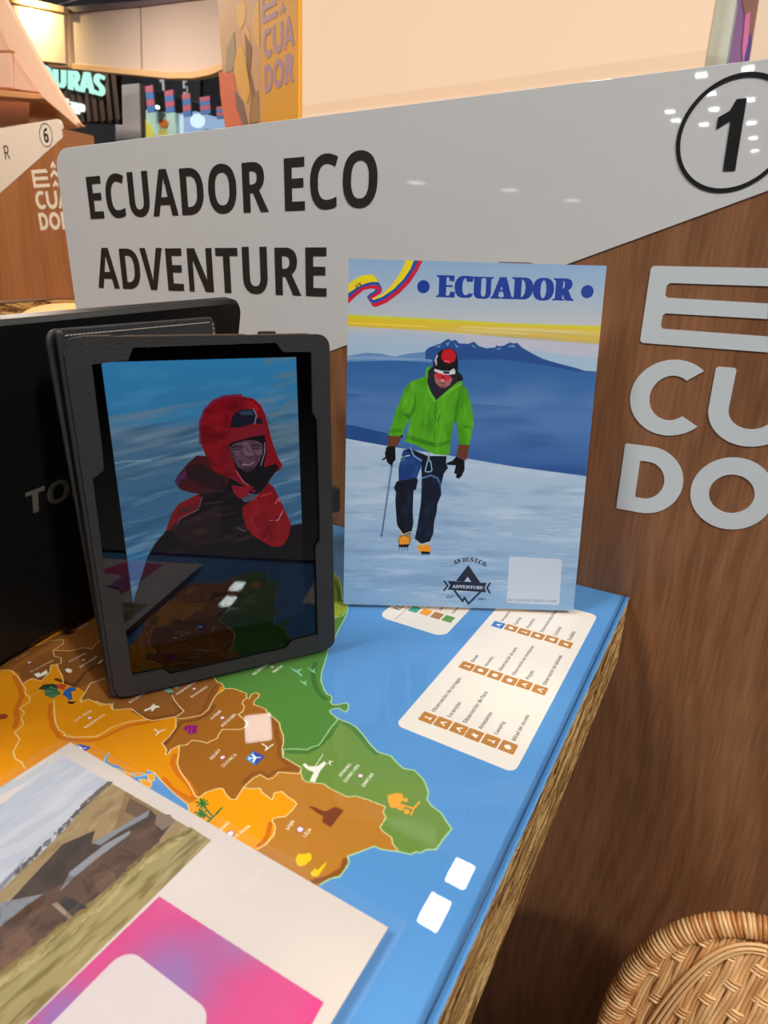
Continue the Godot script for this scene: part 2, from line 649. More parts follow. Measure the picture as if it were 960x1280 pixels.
func hall() -> void:
	var grey := mat(Color(0.34, 0.33, 0.33), 0.9)
	var dark := mat(Color(0.22, 0.22, 0.24), 0.9)
	struct("floor", box(Vector3(26, 0.2, 38)), mat(Color(0.42, 0.40, 0.38), 0.85), pos(-3, -0.86, 4))
	struct("ceiling", box(Vector3(26, 0.2, 38)), dark, pos(-3, 7.36, 4))
	struct("wall_left", box(Vector3(0.2, 8.3, 38)), grey, pos(-15.9, 3.25, 4))
	struct("wall_right", box(Vector3(0.2, 8.3, 38)), grey, pos(9.9, 3.25, 4))
	struct("wall_back", box(Vector3(26, 8.3, 0.2)), mat(Color(0.30, 0.30, 0.33), 0.9), pos(-3, 3.25, -14.9))
	struct("wall_front", box(Vector3(26, 8.3, 0.2)), grey, pos(-3, 3.25, 22.9))


# A divider: walnut box, white gloss sheet in front with a sloping lower edge, numbered ring and logo.
func divider_parts(t: Node3D, digit: String, wood: Material, white: Material, black: Material, letters: Material, right: float, logo: Transform3D) -> void:
	obj("wood_body", solid(PackedVector2Array([Vector2(-0.785, -0.76), Vector2(right, -0.76), Vector2(right, 0.40), Vector2(-0.785, 0.40)]), -0.125, -0.0022, 0.0, Rect2(-0.8, -0.76, 1.0, 1.2)), wood, t)
	var low := 0.0
	var end_y := 0.041 + 0.3645 * (right + 0.785)
	var outline := PackedVector2Array([Vector2(-0.795, 0.041)])
	if end_y > 0.38:
		outline.append(Vector2(-0.795 + (0.4335 - 0.041) / 0.3645, 0.4335))
	else:
		outline.append(Vector2(right - 0.01, end_y))
		for k in 9:
			outline.append(Vector2(right - 0.035, 0.4105) + Vector2.from_angle(PI / 2 * k / 8) * 0.023)
	for k in 9:
		outline.append(Vector2(-0.772, 0.4105) + Vector2.from_angle(PI / 2 + PI / 2 * k / 8) * 0.023)
	obj("white_sheet", solid(outline, -0.012, -0.0012, 0.0006), white, t)
	# ring and digit
	obj("number_ring", ring_solid(arc(Vector2(0.0171, 0.3874), 0.0392, 0.0392, 360, 5, 71), arc(Vector2(0.0171, 0.3874), 0.0362, 0.0362, 360, 5, 71), -0.0012, -0.0006), black, t)
	if digit == "1":
		obj("number", solid(flat([146, 3632, 229, 3630, 214, 4101, 148, 4101, 118, 4030, 45, 3993, 48, 3915, 133, 3965], 0.0001), -0.0012, -0.0006), black, t)
	else:
		obj("number", lettering(digit, sans, Rect2(0.004, 0.363, 0.027, 0.047), 0.0006), black, t, pos(0, 0, -0.0012))
	put_logo(t, letters, logo, 0.0008)


func divider() -> void:
	var wood := mat(Color.WHITE, 0.42, 0.0, 0.45)
	wood.albedo_texture = wood_texture(Color(0.68, 0.475, 0.33), Color(0.37, 0.235, 0.15), 11)
	wood.texture_repeat = true
	var white := mat(Color(0.80, 0.80, 0.802), 0.02, 0.0, 0.5)
	var black := mat(Color(0.10, 0.10, 0.11), 0.35)
	var ink := mat(Color(0.19, 0.165, 0.15), 0.35)
	var pale := mat(Color(0.78, 0.81, 0.83), 0.4)
	var t := thing("booth_divider", "tall walnut divider with glossy white sheet, number 1 in a ring and black company name", "divider")
	divider_parts(t, "1", wood, white, black, pale, 0.36, pos(0, 0, -0.0022))
	for q in [["ECUADOR", -0.7364, 0.3479, 0.3049, 0.0508], ["ECO", -0.4084, 0.3479, 0.1160, 0.0514], ["ADVENTURE", -0.7375, 0.2617, 0.3833, 0.0506]]:
		obj("lettering", lettering(q[0], sans, Rect2(q[1], q[2], q[3], q[4]), 0.0006), ink, t, pos(0, 0, -0.0012))
	# the neighbour's divider with number 6, farther back on the left
	var warm := mat(Color.WHITE, 0.45)
	warm.albedo_texture = wood_texture(Color(0.72, 0.49, 0.32), Color(0.54, 0.34, 0.20), 23, 320, 512)
	warm.texture_repeat = true
	var s := 1.06
	var place := Transform3D(Basis().scaled(Vector3(s, s, s)), Vector3(-2.53605, 0.38908, -1.16000))
	var n := thing("booth_divider", "smaller looking walnut divider behind the laptop with white sheet and number 6", "divider", place)
	divider_parts(n, "6", warm, mat(Color(0.88, 0.84, 0.80), 0.2), black, mat(Color(0.88, 0.84, 0.78), 0.5), 0.125, Transform3D(Basis().scaled(Vector3(1.08, 1.0, 1)), Vector3(-0.078, -0.0165, -0.0022)))
	obj("lettering", lettering("R", plain_sans, Rect2(-0.262, 0.325, 0.034, 0.048), 0.0006), ink, n, pos(0, 0, -0.0012))


func counter() -> void:
	var core := mat(Color.WHITE, 0.75, 0.0, 0.3)
	core.albedo_texture = strand_texture(1400, 180, 2400, 5)
	var under := mat(Color(0.55, 0.42, 0.24), 0.8)
	var t := thing("counter", "strand board counter with rough yellow brown edge under the map", "counter")
	# top slab: its right edge shows the strands
	var st := start(false)
	var x1 := 0.0030
	var x0 := -0.80
	var y1 := -0.0046
	var y0 := -0.076
	quad(st, Vector3(x1, y1, 0.60), Vector3(x1, y1, 0.001), Vector3(x1, y0, 0.001), Vector3(x1, y0, 0.60))
	quad(st, Vector3(x0, y1, 0.60), Vector3(x1, y1, 0.60), Vector3(x1, y0, 0.60), Vector3(x0, y0, 0.60))
	quad(st, Vector3(x0, y1, 0.001), Vector3(x0, y1, 0.60), Vector3(x0, y0, 0.60), Vector3(x0, y0, 0.001))
	quad(st, Vector3(x1, y1, 0.001), Vector3(x0, y1, 0.001), Vector3(x0, y0, 0.001), Vector3(x1, y0, 0.001))
	quad(st, Vector3(x0, y1, 0.001), Vector3(x1, y1, 0.001), Vector3(x1, y1, 0.60), Vector3(x0, y1, 0.60))
	quad(st, Vector3(x0, y0, 0.60), Vector3(x1, y0, 0.60), Vector3(x1, y0, 0.001), Vector3(x0, y0, 0.001))
	var relief := strand_texture(1400, 180, 2400, 5)
	core.heightmap_enabled = false
	obj("board", done(st), core, t)
	obj("leg", box(Vector3(0.06, 0.684, 0.06)), under, t, pos(-0.74, -0.418, 0.54))
	obj("leg", box(Vector3(0.06, 0.684, 0.06)), under, t, pos(-0.74, -0.418, 0.06))
	# loose splinters on the edge
	var g := RandomNumberGenerator.new()
	g.seed = 3
	var chips := start(false)
	for k in 90:
		var c := Vector3(x1, g.randf_range(y0 + 0.003, y1 - 0.004), g.randf_range(0.04, 0.56))
		var d := Vector3(0.0, g.randf_range(-0.18, 0.18), 1.0).normalized() * g.randf_range(0.006, 0.028)
		var w := Vector3(0, g.randf_range(0.0008, 0.0030), 0)
		var out := Vector3(g.randf_range(0.0004, 0.0014), 0, 0)
		for q in [[c - d + w, c + d * 0.8 + w + out, c + d - w + out], [c - d + w, c + d - w + out, c - d * 0.9 - w]]:
			for v in [q[0], q[2], q[1]]:
				chips.add_vertex(v)
	var splinters := obj("splinters", done(chips), mat(Color(0.70, 0.54, 0.31), 0.7), t)
	splinters.set_meta("kind", "stuff")

	# the printed map under the cover
	var p := Painter.new(-4600, 0, 4636, 5800, 0.3531, false, Color(0.345, 0.573, 0.800))
	p.fill(Color(0.878, 0.561, 0.016), [-2676, 1124, -2553, 1201, -2423, 1351, -2285, 1542, -2224, 1560, -2137, 1671, -2102, 1738, -2054, 1862, -2003, 2026, -1935, 2199, -1899, 2321, -1827, 2468, -1761, 2608, -1706, 2696, -1698, 2701, -1623, 2774, -1567, 2808, -1535, 2806, -1500, 2846, -1502, 2867, -1466, 2884, -1429, 2856, -1399, 2816, -1372, 2825, -1349, 2871, -1348, 2903, -1378, 2900, -1411, 2893, -1444, 2927, -1446, 2954, -1411, 2974, -1353, 2989, -1360, 2992, -1269, 2985, -1204, 2994, -1118, 3037, -1035, 3088, -959, 3122, -868, 3109, -809, 3141, -750, 3163, -687, 3140, -627, 3167, -584, 3196, -533, 3256, -518, 3306, -472, 3335, -407, 3351, -358, 3389, -310, 3419, -321, 3502, -325, 3585, -367, 3611, -387, 3647, -409, 3652, -424, 3681, -488, 3700, -569, 3735, -613, 3738, -653, 3798, -699, 3862, -673, 3887, -667, 3934, -667, 3979, -702, 4016, -725, 4068, -757, 4124, -807, 4335, -1007, 4587, -1688, 5082, -3678, 5268, -7527, 5154, -6339, 1423, -4445, 128])
	p.fill(Color(0.322, 0.525, 0.220), [-2393, 3092, -2340, 3120, -2295, 3115, -2237, 3150, -2181, 3115, -2120, 3111, -2062, 3109, -2032, 3147, -2006, 3142, -2028, 3099, -2013, 3063, -1978, 3068, -1962, 3103, -1963, 3138, -1939, 3177, -1895, 3172, -1835, 3172, -1794, 3194, -1727, 3213, -1661, 3233, -1619, 3275, -1568, 3311, -1524, 3358, -1489, 3418, -1437, 3474, -1375, 3478, -1286, 3486, -1480, 3421, -1426, 3379, -1350, 3341, -1341, 3308, -1310, 3271, -1319, 3212, -1342, 3093, -1348, 2996, -1035, 3088, -1118, 3037, -1204, 2994, -1269, 2985, -1360, 2992, -1353, 2989, -1411, 2974, -1446, 2954, -1444, 2927, -1411, 2893, -1378, 2900, -1348, 2903, -1349, 2871, -1372, 2825, -1399, 2816, -1429, 2856, -1466, 2884, -1502, 2867, -1500, 2846, -1535, 2806, -1567, 2808, -1623, 2774, -1698, 2701, -1706, 2696, -1761, 2608, -1827, 2468, -1899, 2321, -1935, 2199, -2003, 2026, -2054, 1862, -2102, 1738, -2137, 1671, -2224, 1560, -2285, 1542, -2423, 1351, -2553, 1201, -2676, 1124, -4445, 128, -4374, 1872, -2974, 2847])
	p.fill(Color(0.502, 0.549, 0.157), [-2676, 1124, -2553, 1201, -2423, 1351, -2285, 1542, -2224, 1560, -2240, 1763, -2355, 1802, -2973, 943])
	p.fill(Color(0.588, 0.659, 0.196), [-2339, 1692, -2259, 1582, -2198, 1600, -2139, 1672, -2129, 1737, -2136, 1881, -2152, 1959])
	p.line(Color(0.667, 0.824, 0.627), 8, [-2136, 1982, -2140, 1877, -2108, 1794, -2125, 1742, -2118, 1705])
	p.fill(Color(0.424, 0.557, 0.243), [-1467, 3429, -1438, 3474, -1374, 3478, -1285, 3486, -1272, 3512, -1217, 3559, -1184, 3562, -1093, 3521, -1039, 3532, -917, 3531, -880, 3500, -803, 3486, -697, 3478, -688, 3517, -654, 3544, -650, 3615, -624, 3632, -560, 3643, -538, 3673, -489, 3698, -488, 3700, -424, 3681, -409, 3652, -387, 3647, -367, 3611, -325, 3585, -321, 3502, -310, 3419, -358, 3389, -407, 3351, -472, 3335, -518, 3306, -533, 3256, -584, 3196, -627, 3167, -687, 3140, -750, 3163, -809, 3141, -868, 3109, -959, 3122, -1035, 3088, -1348, 2996, -1342, 3093, -1319, 3212, -1310, 3271, -1341, 3308, -1350, 3341, -1426, 3379, -1480, 3421])
	p.fill(Color(0.588, 0.361, 0.141), [-3550, 3864, -3654, 3811, -3719, 3822, -3757, 3840, -3802, 3874, -3858, 3941, -4033, 3844, -4077, 3717, -3881, 3522, -3970, 2935, -3698, 2899, -3133, 3090, -2393, 3092, -2341, 3121, -2295, 3115, -2236, 3236, -2203, 3309, -2163, 3387, -2162, 3450, -2189, 3487, -2232, 3539, -2277, 3567, -2291, 3554, -2338, 3605, -2387, 3663, -2437, 3675, -2541, 3666, -2616, 3655, -2652, 3686, -2707, 3729, -2757, 3701, -2835, 3728, -2888, 3731, -2996, 3773, -3036, 3708, -3109, 3699, -3259, 3727, -3345, 3675, -3447, 3639, -3519, 3602, -3549, 3631, -3469, 3694, -3421, 3792, -3509, 3808, -3507, 3875])
	p.fill(Color(0.463, 0.282, 0.118, 0.55), [-3550, 3854, -3508, 3798, -3421, 3792, -3469, 3694, -3549, 3631, -3527, 3596, -3391, 3644, -3307, 3690, -3141, 3719, -3060, 3514, -3011, 3192, -3421, 2984, -3549, 3015, -3552, 3180, -3527, 3261, -3486, 3327, -3564, 3354, -3600, 3435, -3722, 3501, -3747, 3596, -3711, 3827])
	p.fill(Color(0.627, 0.392, 0.110), [-2393, 3092, -2340, 3120, -2295, 3115, -2237, 3150, -2181, 3115, -2120, 3111, -2062, 3109, -2032, 3147, -2006, 3142, -2028, 3099, -2013, 3063, -1978, 3068, -1962, 3103, -1963, 3138, -1939, 3177, -1895, 3172, -1835, 3172, -1794, 3194, -1727, 3213, -1661, 3233, -1619, 3275, -1568, 3311, -1524, 3358, -1489, 3418, -1437, 3474, -1375, 3478, -1286, 3486, -1285, 3486, -1267, 3534, -1378, 3587, -1377, 3642, -1396, 3666, -1458, 3661, -1474, 3702, -1475, 3788, -1456, 3858, -1449, 3880, -1471, 3896, -1521, 3884, -1569, 3861, -1592, 3871, -1632, 3930, -1637, 3977, -1642, 3999, -1671, 3982, -1758, 3940, -1885, 3894, -1950, 3855, -1996, 3802, -2054, 3743, -2061, 3742, -2074, 3796, -2057, 3827, -2070, 3842, -2095, 3809, -2168, 3782, -2177, 3714, -2210, 3628, -2277, 3567, -2232, 3539, -2187, 3486, -2160, 3452, -2163, 3387, -2203, 3309, -2234, 3238, -2230, 3162])
	p.fill(Color(0.729, 0.486, 0.157), [-1271, 3504, -1267, 3534, -1378, 3587, -1377, 3642, -1396, 3666, -1458, 3661, -1474, 3702, -1475, 3788, -1434, 3777, -1387, 3744, -1355, 3766, -1330, 3766, -1271, 3777, -1294, 3728, -1263, 3697, -1209, 3712, -1165, 3714, -1135, 3725, -1128, 3776, -1134, 3828, -1182, 3871, -1175, 3893, -1137, 3910, -1106, 3961, -1106, 4029, -1116, 4084, -1169, 4154, -923, 4313, -749, 4134, -725, 4068, -702, 4016, -667, 3979, -667, 3934, -673, 3887, -699, 3862, -653, 3798, -613, 3738, -569, 3735, -488, 3700, -489, 3698, -538, 3673, -560, 3643, -624, 3632, -650, 3615, -654, 3544, -688, 3517, -697, 3478, -803, 3486, -880, 3500, -917, 3531, -1039, 3532, -1093, 3521, -1184, 3562, -1093, 3521, -1184, 3562, -1217, 3559, -1272, 3512])
	p.fill(Color(0.941, 0.612, 0.016), [-1637, 3977, -1632, 3930, -1592, 3871, -1569, 3861, -1521, 3884, -1471, 3896, -1449, 3880, -1473, 3791, -1434, 3777, -1387, 3744, -1355, 3766, -1330, 3766, -1271, 3777, -1294, 3728, -1263, 3697, -1209, 3712, -1165, 3714, -1135, 3725, -1128, 3776, -1134, 3828, -1182, 3871, -1175, 3893, -1137, 3910, -1106, 3961, -1106, 4029, -1126, 4072, -1169, 4154, -1487, 4234, -1589, 4100, -1651, 4051])
	p.line(Color(0.808, 0.439, 0.055), 32, [-3638, 3861, -3481, 3915, -3365, 3970, -3259, 4076, -3158, 4127, -3094, 4182])
	p.line(Color(0.808, 0.439, 0.055), 34, [-2017, 3815, -1974, 3870, -1875, 3913, -1758, 3940, -1678, 3975, -1658, 4015, -1735, 4022, -1826, 4019, -1915, 3989])
	p.line(Color(0.808, 0.439, 0.055), 26, [-1175, 3907, -1136, 3973, -1127, 4018, -1132, 4052])
	p.line(Color(0.808, 0.439, 0.055), 28, [-3116, 3918, -3030, 3982, -2901, 4045, -2761, 4087, -2688, 4071, -2581, 4014, -2535, 3971, -2514, 3888, -2486, 3786, -2410, 3698, -2359, 3642])
	p.line(Color(0.502, 0.298, 0.102), 26, [-2577, 3664, -2425, 3664, -2364, 3605, -2313, 3535, -2304, 3496, -2425, 3457])
	p.line(Color(0.502, 0.298, 0.102), 24, [-2178, 3447, -2213, 3350, -2263, 3275, -2313, 3158])
	p.line(Color(0.502, 0.298, 0.102), 28, [-2146, 3769, -2165, 3714, -2206, 3610, -2219, 3574, -2159, 3513, -2132, 3443, -2140, 3372, -2159, 3333])
	p.line(Color(0.549, 0.329, 0.118), 30, [-2294, 3150, -2246, 3282, -2184, 3375, -2193, 3444])
	p.line(Color(0.549, 0.329, 0.118), 30, [-1746, 3225, -1658, 3271, -1580, 3357, -1512, 3406, -1473, 3470, -1392, 3505, -1288, 3507])
	p.line(Color(0.549, 0.329, 0.118), 26, [-1502, 3759, -1501, 3687, -1472, 3645, -1411, 3648, -1404, 3603, -1361, 3544, -1288, 3507])
	p.line(Color(0.549, 0.329, 0.118), 32, [-696, 3890, -677, 3935, -707, 4009, -762, 4074])
	p.line(Color(0.243, 0.439, 0.188), 36, [-1876, 2530, -1801, 2666, -1716, 2761, -1631, 2826, -1546, 2863])
	p.line(Color(0.275, 0.471, 0.216), 28, [-1455, 3427, -1334, 3362, -1310, 3307, -1301, 3247, -1305, 3147, -1324, 3041])
	p.line(Color(0.314, 0.490, 0.227), 30, [-1336, 3007, -1227, 3009, -1128, 3062, -1015, 3121, -956, 3137])
	p.line(Color(0.243, 0.439, 0.188), 30, [-2556, 1269, -2385, 1450, -2293, 1586])
	p.line(Color(0.376, 0.227, 0.094), 26, [-3355, 3721, -3169, 3699, -3250, 3555, -3261, 3479, -3223, 3392])
	p.fill(Color(0.345, 0.573, 0.800), [-2385, 4010, -2374, 4052, -2332, 4093, -2278, 4106, -2245, 4085, -2186, 4074, -2107, 4070, -2068, 4064, -2043, 4017, -2062, 3991, -2005, 3981, -1935, 4001, -1883, 4018, -1789, 4032, -1713, 4043, -1651, 4051, -1582, 4107, -1651, 4138, -1967, 4118, -2016, 4088, -2123, 4067, -2243, 4058, -2287, 4071, -2336, 4062, -2367, 4020])
	p.fill(Color(0.925, 0.620, 0.157), [-2038, 4065, -1984, 4037, -1945, 4050, -1931, 4078, -1986, 4084])
	p.fill(Color(0.925, 0.620, 0.157), [-2033, 4011, -1996, 3988, -1954, 4025, -1976, 4045])
	p.fill(Color(0.925, 0.620, 0.157), [-2251, 4108, -2152, 4072, -2016, 4088, -1974, 4122, -2060, 4127])
	p.fill(Color(0.925, 0.620, 0.157), [-1887, 4139, -1880, 4088, -1836, 4107, -1831, 4139])
	p.line(Color(0.667, 0.824, 0.922), 5, [-2113, 4061, -2072, 4061, -2031, 4022, -2070, 4024], true)
	p.line(Color(0.910, 0.804, 0.549), 6, [-2377, 4012, -2363, 4051, -2330, 4085, -2280, 4100, -2228, 4078, -2112, 4066])
	p.line(Color(0.910, 0.804, 0.549), 6, [-2062, 3991, -2005, 3981, -1935, 4001, -1789, 4032, -1651, 4051, -1579, 4105])
	p.line(Color(0.910, 0.804, 0.549), 5, [-2038, 4065, -1984, 4037, -1945, 4050, -1931, 4078, -1986, 4084], true)
	p.line(Color(0.910, 0.804, 0.549), 5, [-2033, 4011, -1996, 3988, -1954, 4025, -1976, 4045], true)
	p.line(Color(0.667, 0.824, 0.627), 9, [-2676, 1124, -2553, 1201, -2423, 1351, -2285, 1542, -2224, 1560, -2137, 1671, -2102, 1738, -2054, 1862, -2003, 2026, -1935, 2199, -1899, 2321, -1827, 2468, -1761, 2608, -1706, 2696, -1698, 2701, -1623, 2774, -1567, 2808, -1535, 2806, -1500, 2846, -1502, 2867, -1466, 2884, -1429, 2856, -1399, 2816, -1372, 2825, -1349, 2871, -1348, 2903, -1378, 2900, -1411, 2893, -1444, 2927, -1446, 2954, -1411, 2974, -1353, 2989, -1360, 2992, -1269, 2985, -1204, 2994, -1118, 3037, -1035, 3088, -959, 3122, -868, 3109, -809, 3141, -750, 3163, -687, 3140, -627, 3167, -584, 3196, -533, 3256, -518, 3306, -472, 3335, -407, 3351, -358, 3389, -310, 3419, -321, 3502, -325, 3585, -367, 3611, -387, 3647, -409, 3652, -424, 3681, -488, 3700, -569, 3735, -613, 3738, -653, 3798, -699, 3862, -673, 3887, -667, 3934, -667, 3979, -702, 4016, -725, 4068])
	p.line(Color(0.910, 0.804, 0.549), 7.5, [-2393, 3092, -2340, 3120, -2295, 3115, -2237, 3150, -2181, 3115, -2120, 3111, -2062, 3109, -2032, 3147, -2006, 3142, -2028, 3099, -2013, 3063, -1978, 3068, -1962, 3103, -1963, 3138, -1939, 3177, -1895, 3172, -1835, 3172, -1794, 3194, -1727, 3213, -1661, 3233, -1619, 3275, -1568, 3311, -1524, 3358, -1489, 3418, -1437, 3474, -1375, 3478, -1286, 3486])
	p.line(Color(0.627, 0.804, 0.549), 7.5, [-1480, 3421, -1426, 3379, -1350, 3341, -1341, 3308, -1310, 3271, -1319, 3212, -1342, 3093, -1348, 2996])
	p.line(Color(0.804, 0.804, 0.549), 7.5, [-1467, 3429, -1438, 3474, -1374, 3478, -1285, 3486, -1272, 3512, -1217, 3559, -1184, 3562, -1093, 3521, -1039, 3532, -917, 3531, -880, 3500, -803, 3486, -697, 3478, -688, 3517, -654, 3544, -650, 3615, -624, 3632, -560, 3643, -538, 3673, -489, 3698])
	p.line(Color(0.910, 0.804, 0.549), 7.5, [-1271, 3504, -1267, 3534, -1378, 3587, -1377, 3642, -1396, 3666, -1458, 3661, -1474, 3702, -1475, 3788, -1456, 3858, -1449, 3880, -1471, 3896, -1521, 3884, -1569, 3861, -1592, 3871, -1632, 3930, -1637, 3977])
	p.line(Color(0.910, 0.804, 0.549), 7.5, [-1473, 3791, -1434, 3777, -1387, 3744, -1355, 3766, -1330, 3766, -1271, 3777, -1294, 3728, -1263, 3697, -1209, 3712, -1165, 3714, -1135, 3725, -1128, 3776, -1134, 3828, -1182, 3871, -1175, 3893, -1137, 3910, -1106, 3961, -1106, 4029, -1126, 4072])
	p.line(Color(0.910, 0.804, 0.549), 7.5, [-2026, 3155, -2028, 3178, -2012, 3212, -1978, 3224, -1951, 3271, -1951, 3313, -1908, 3327, -1840, 3345, -1825, 3385, -1836, 3421, -1938, 3485, -1922, 3532, -1903, 3567, -1922, 3607, -1922, 3629, -1976, 3641, -2027, 3663, -2024, 3710, -2061, 3742, -2074, 3796, -2057, 3827, -2070, 3842, -2095, 3809, -2168, 3782, -2177, 3714, -2210, 3628, -2277, 3567])
	p.line(Color(0.910, 0.804, 0.549), 7.5, [-2054, 3743, -1996, 3802, -1950, 3855, -1885, 3894, -1758, 3940, -1671, 3982, -1637, 3984])
	p.line(Color(0.910, 0.804, 0.549), 7.5, [-2277, 3567, -2232, 3539, -2187, 3486, -2160, 3452, -2163, 3387, -2203, 3309, -2234, 3238, -2230, 3162])
	p.line(Color(0.910, 0.804, 0.549), 7.5, [-2496, 3404, -2434, 3436, -2356, 3466, -2291, 3484, -2291, 3554, -2338, 3605, -2387, 3663, -2437, 3675, -2541, 3666, -2616, 3655, -2652, 3686, -2707, 3729, -2757, 3701, -2835, 3728, -2888, 3731])
	p.line(Color(0.910, 0.804, 0.549), 7.5, [-2432, 3680, -2486, 3722, -2531, 3782, -2563, 3850, -2563, 3911, -2573, 3962, -2566, 3958, -2682, 4038, -2744, 4061, -2780, 4046, -2832, 4048, -2907, 4018, -3002, 3964, -3138, 3880])
	p.line(Color(0.910, 0.804, 0.549), 7.5, [-2768, 3682, -2720, 3729, -2777, 3696, -2826, 3745, -2903, 3741, -2954, 3746, -2960, 3794, -2996, 3773, -3036, 3708, -3101, 3618, -3060, 3514])
	p.line(Color(0.910, 0.804, 0.549), 7.5, [-3259, 3727, -3345, 3675, -3447, 3639, -3519, 3602, -3549, 3631, -3469, 3694, -3421, 3792, -3509, 3808, -3507, 3875])
	p.line(Color(0.910, 0.804, 0.549), 7.5, [-3802, 3874, -3761, 3838, -3703, 3832, -3597, 3855, -3515, 3880, -3423, 3906, -3382, 3936, -3305, 3950, -3259, 3982, -3257, 4050, -3183, 4062, -3149, 4106, -3070, 4136, -3045, 4212, -2956, 4231, -2880, 4319, -2805, 4347, -2756, 4343, -2682, 4363])
	p.line(Color(0.784, 0.667, 0.431), 6, [-3318, 3931, -3318, 3868])
	p.line(Color(0.910, 0.804, 0.549), 6, [-3890, 3516, -3875, 3424, -3795, 3360, -3740, 3409, -3722, 3501, -3600, 3435, -3564, 3354, -3486, 3327, -3527, 3261, -3552, 3180])
	p.line(Color(0.910, 0.804, 0.549), 6, [-3713, 3507, -3636, 3547, -3576, 3531, -3510, 3575, -3519, 3602])
	p.text(Color(0.941, 0.910, 0.843), "LOJA", [-1057, 3889, -1063, 3827], sans, 0)
	p.text(Color(0.941, 0.910, 0.843), "LOJA", [-949, 3883, -951, 3821], sans, 0)
	p.dot(Color(0.588, 0.235, 0.353), 21.25, [-1011, 3856])
	p.dot(Color(0.961, 0.882, 0.902), 17, [-1011, 3856])
	p.text(Color(0.941, 0.910, 0.843), "ZAMORA", [-1037, 3422, -1038, 3300], sans, 0)
	p.text(Color(0.941, 0.910, 0.843), "ZAMORA", [-877, 3419, -878, 3295], sans, 0)
	p.dot(Color(0.588, 0.235, 0.353), 17.5, [-943, 3352])
	p.dot(Color(0.961, 0.882, 0.902), 14, [-943, 3352])
	p.text(Color(0.941, 0.910, 0.843), "CHINCHIPE", [-987, 3443, -989, 3281], sans, 0)
	p.text(Color(0.941, 0.910, 0.843), "AZUAY", [-1793, 3724, -1806, 3630], sans, 0)
	p.text(Color(0.941, 0.910, 0.843), "CUENCA", [-1686, 3733, -1692, 3606], sans, 0)
	p.dot(Color(0.588, 0.235, 0.353), 17.5, [-1752, 3673])
	p.dot(Color(0.961, 0.882, 0.902), 14, [-1752, 3673])
	p.text(Color(0.941, 0.910, 0.843), "CAÑAR", [-2064, 3445, -2072, 3347], sans, 0)
	p.text(Color(0.941, 0.910, 0.843), "AZOGUES", [-1951, 3464, -1960, 3319], sans, 0)
	p.dot(Color(0.588, 0.235, 0.353), 16.25, [-2020, 3397])
	p.dot(Color(0.961, 0.882, 0.902), 13, [-2020, 3397])
	p.text(Color(0.941, 0.910, 0.843), "EL ORO", [-1363, 4119, -1362, 4022], sans, 0)
	p.text(Color(0.941, 0.910, 0.843), "SANTA ROSA", [-1270, 4130, -1251, 3980], sans, 0)
	p.dot(Color(0.588, 0.235, 0.353), 21.25, [-1311, 4072])
	p.dot(Color(0.961, 0.882, 0.902), 17, [-1311, 4072])
	p.text(Color(0.941, 0.910, 0.843), "LOS RÍOS", [-2811, 3938, -2817, 3812], sans, 0)
	p.text(Color(0.941, 0.910, 0.843), "BABAHOYO", [-2697, 3946, -2705, 3791], sans, 0)
	p.dot(Color(0.588, 0.235, 0.353), 16.25, [-2767, 3867])
	p.dot(Color(0.961, 0.882, 0.902), 13, [-2767, 3867])
	p.text(Color(0.941, 0.910, 0.843), "CHIMBORAZO", [-2465, 3384, -2465, 3186], sans, 0)
	p.text(Color(0.941, 0.910, 0.843), "RIOBAMBA", [-2355, 3347, -2351, 3197], sans, 0)
	p.dot(Color(0.588, 0.235, 0.353), 15, [-2419, 3268])
	p.dot(Color(0.961, 0.882, 0.902), 12, [-2419, 3268])
	p.text(Color(0.941, 0.910, 0.843), "BOLÍVAR", [-2669, 3620, -2669, 3486], sans, 0)
	p.text(Color(0.941, 0.910, 0.843), "MORONA", [-2164, 2909, -2167, 2742], sans, 0)
	p.text(Color(0.941, 0.910, 0.843), "MACAS", [-2058, 2804, -2056, 2697], sans, 0)
	p.dot(Color(0.588, 0.235, 0.353), 15, [-2121, 2755])
	p.dot(Color(0.961, 0.882, 0.902), 12, [-2121, 2755])
	p.text(Color(0.941, 0.910, 0.843), "COTOPAXI", [-3468, 3531, -3462, 3392], sans, 0)
	p.text(Color(0.941, 0.910, 0.843), "LATACUNGA", [-3333, 3536, -3353, 3371], sans, 0)
	p.dot(Color(0.588, 0.235, 0.353), 13.75, [-3406, 3459])
	p.dot(Color(0.961, 0.882, 0.902), 11, [-3406, 3459])
	p.text(Color(0.941, 0.910, 0.843), "SANTO DOMINGO", [-3830, 3736, -3842, 3623], sans, 0)
	p.text(Color(0.941, 0.910, 0.843), "DE LOS TSÁCHILAS", [-3584, 3767, -3589, 3583], sans, 0)
	p.dot(Color(0.588, 0.235, 0.353), 13.75, [-3719, 3697])
	p.dot(Color(0.961, 0.882, 0.902), 11, [-3719, 3697])
	p.dot(Color(0.941, 0.902, 0.882), 11, [-3910, 3138])
	p.text(Color(0.941, 0.910, 0.843), "QUITO", [-3836, 3187, -3846, 3089], sans, 0)
	p.fill(Color(0.275, 0.588, 0.843), [-2587, 4108, -2606, 4063, -2507, 4114])
	p.fill(Color(0.235, 0.314, 0.647), [-2606, 4063, -2512, 4040, -2507, 4114])
	p.fill(Color(0.961, 0.961, 0.961), [-2572, 4103, -2531, 4066, -2527, 4058, -2537, 4063, -2578, 4100])
	p.fill(Color(0.961, 0.961, 0.961), [-2545, 4075, -2586, 4072, -2591, 4078, -2556, 4085, -2537, 4106, -2531, 4101])
	p.fill(Color(0.961, 0.961, 0.961), [-2570, 4097, -2586, 4096, -2590, 4100, -2576, 4103, -2568, 4111, -2564, 4107])
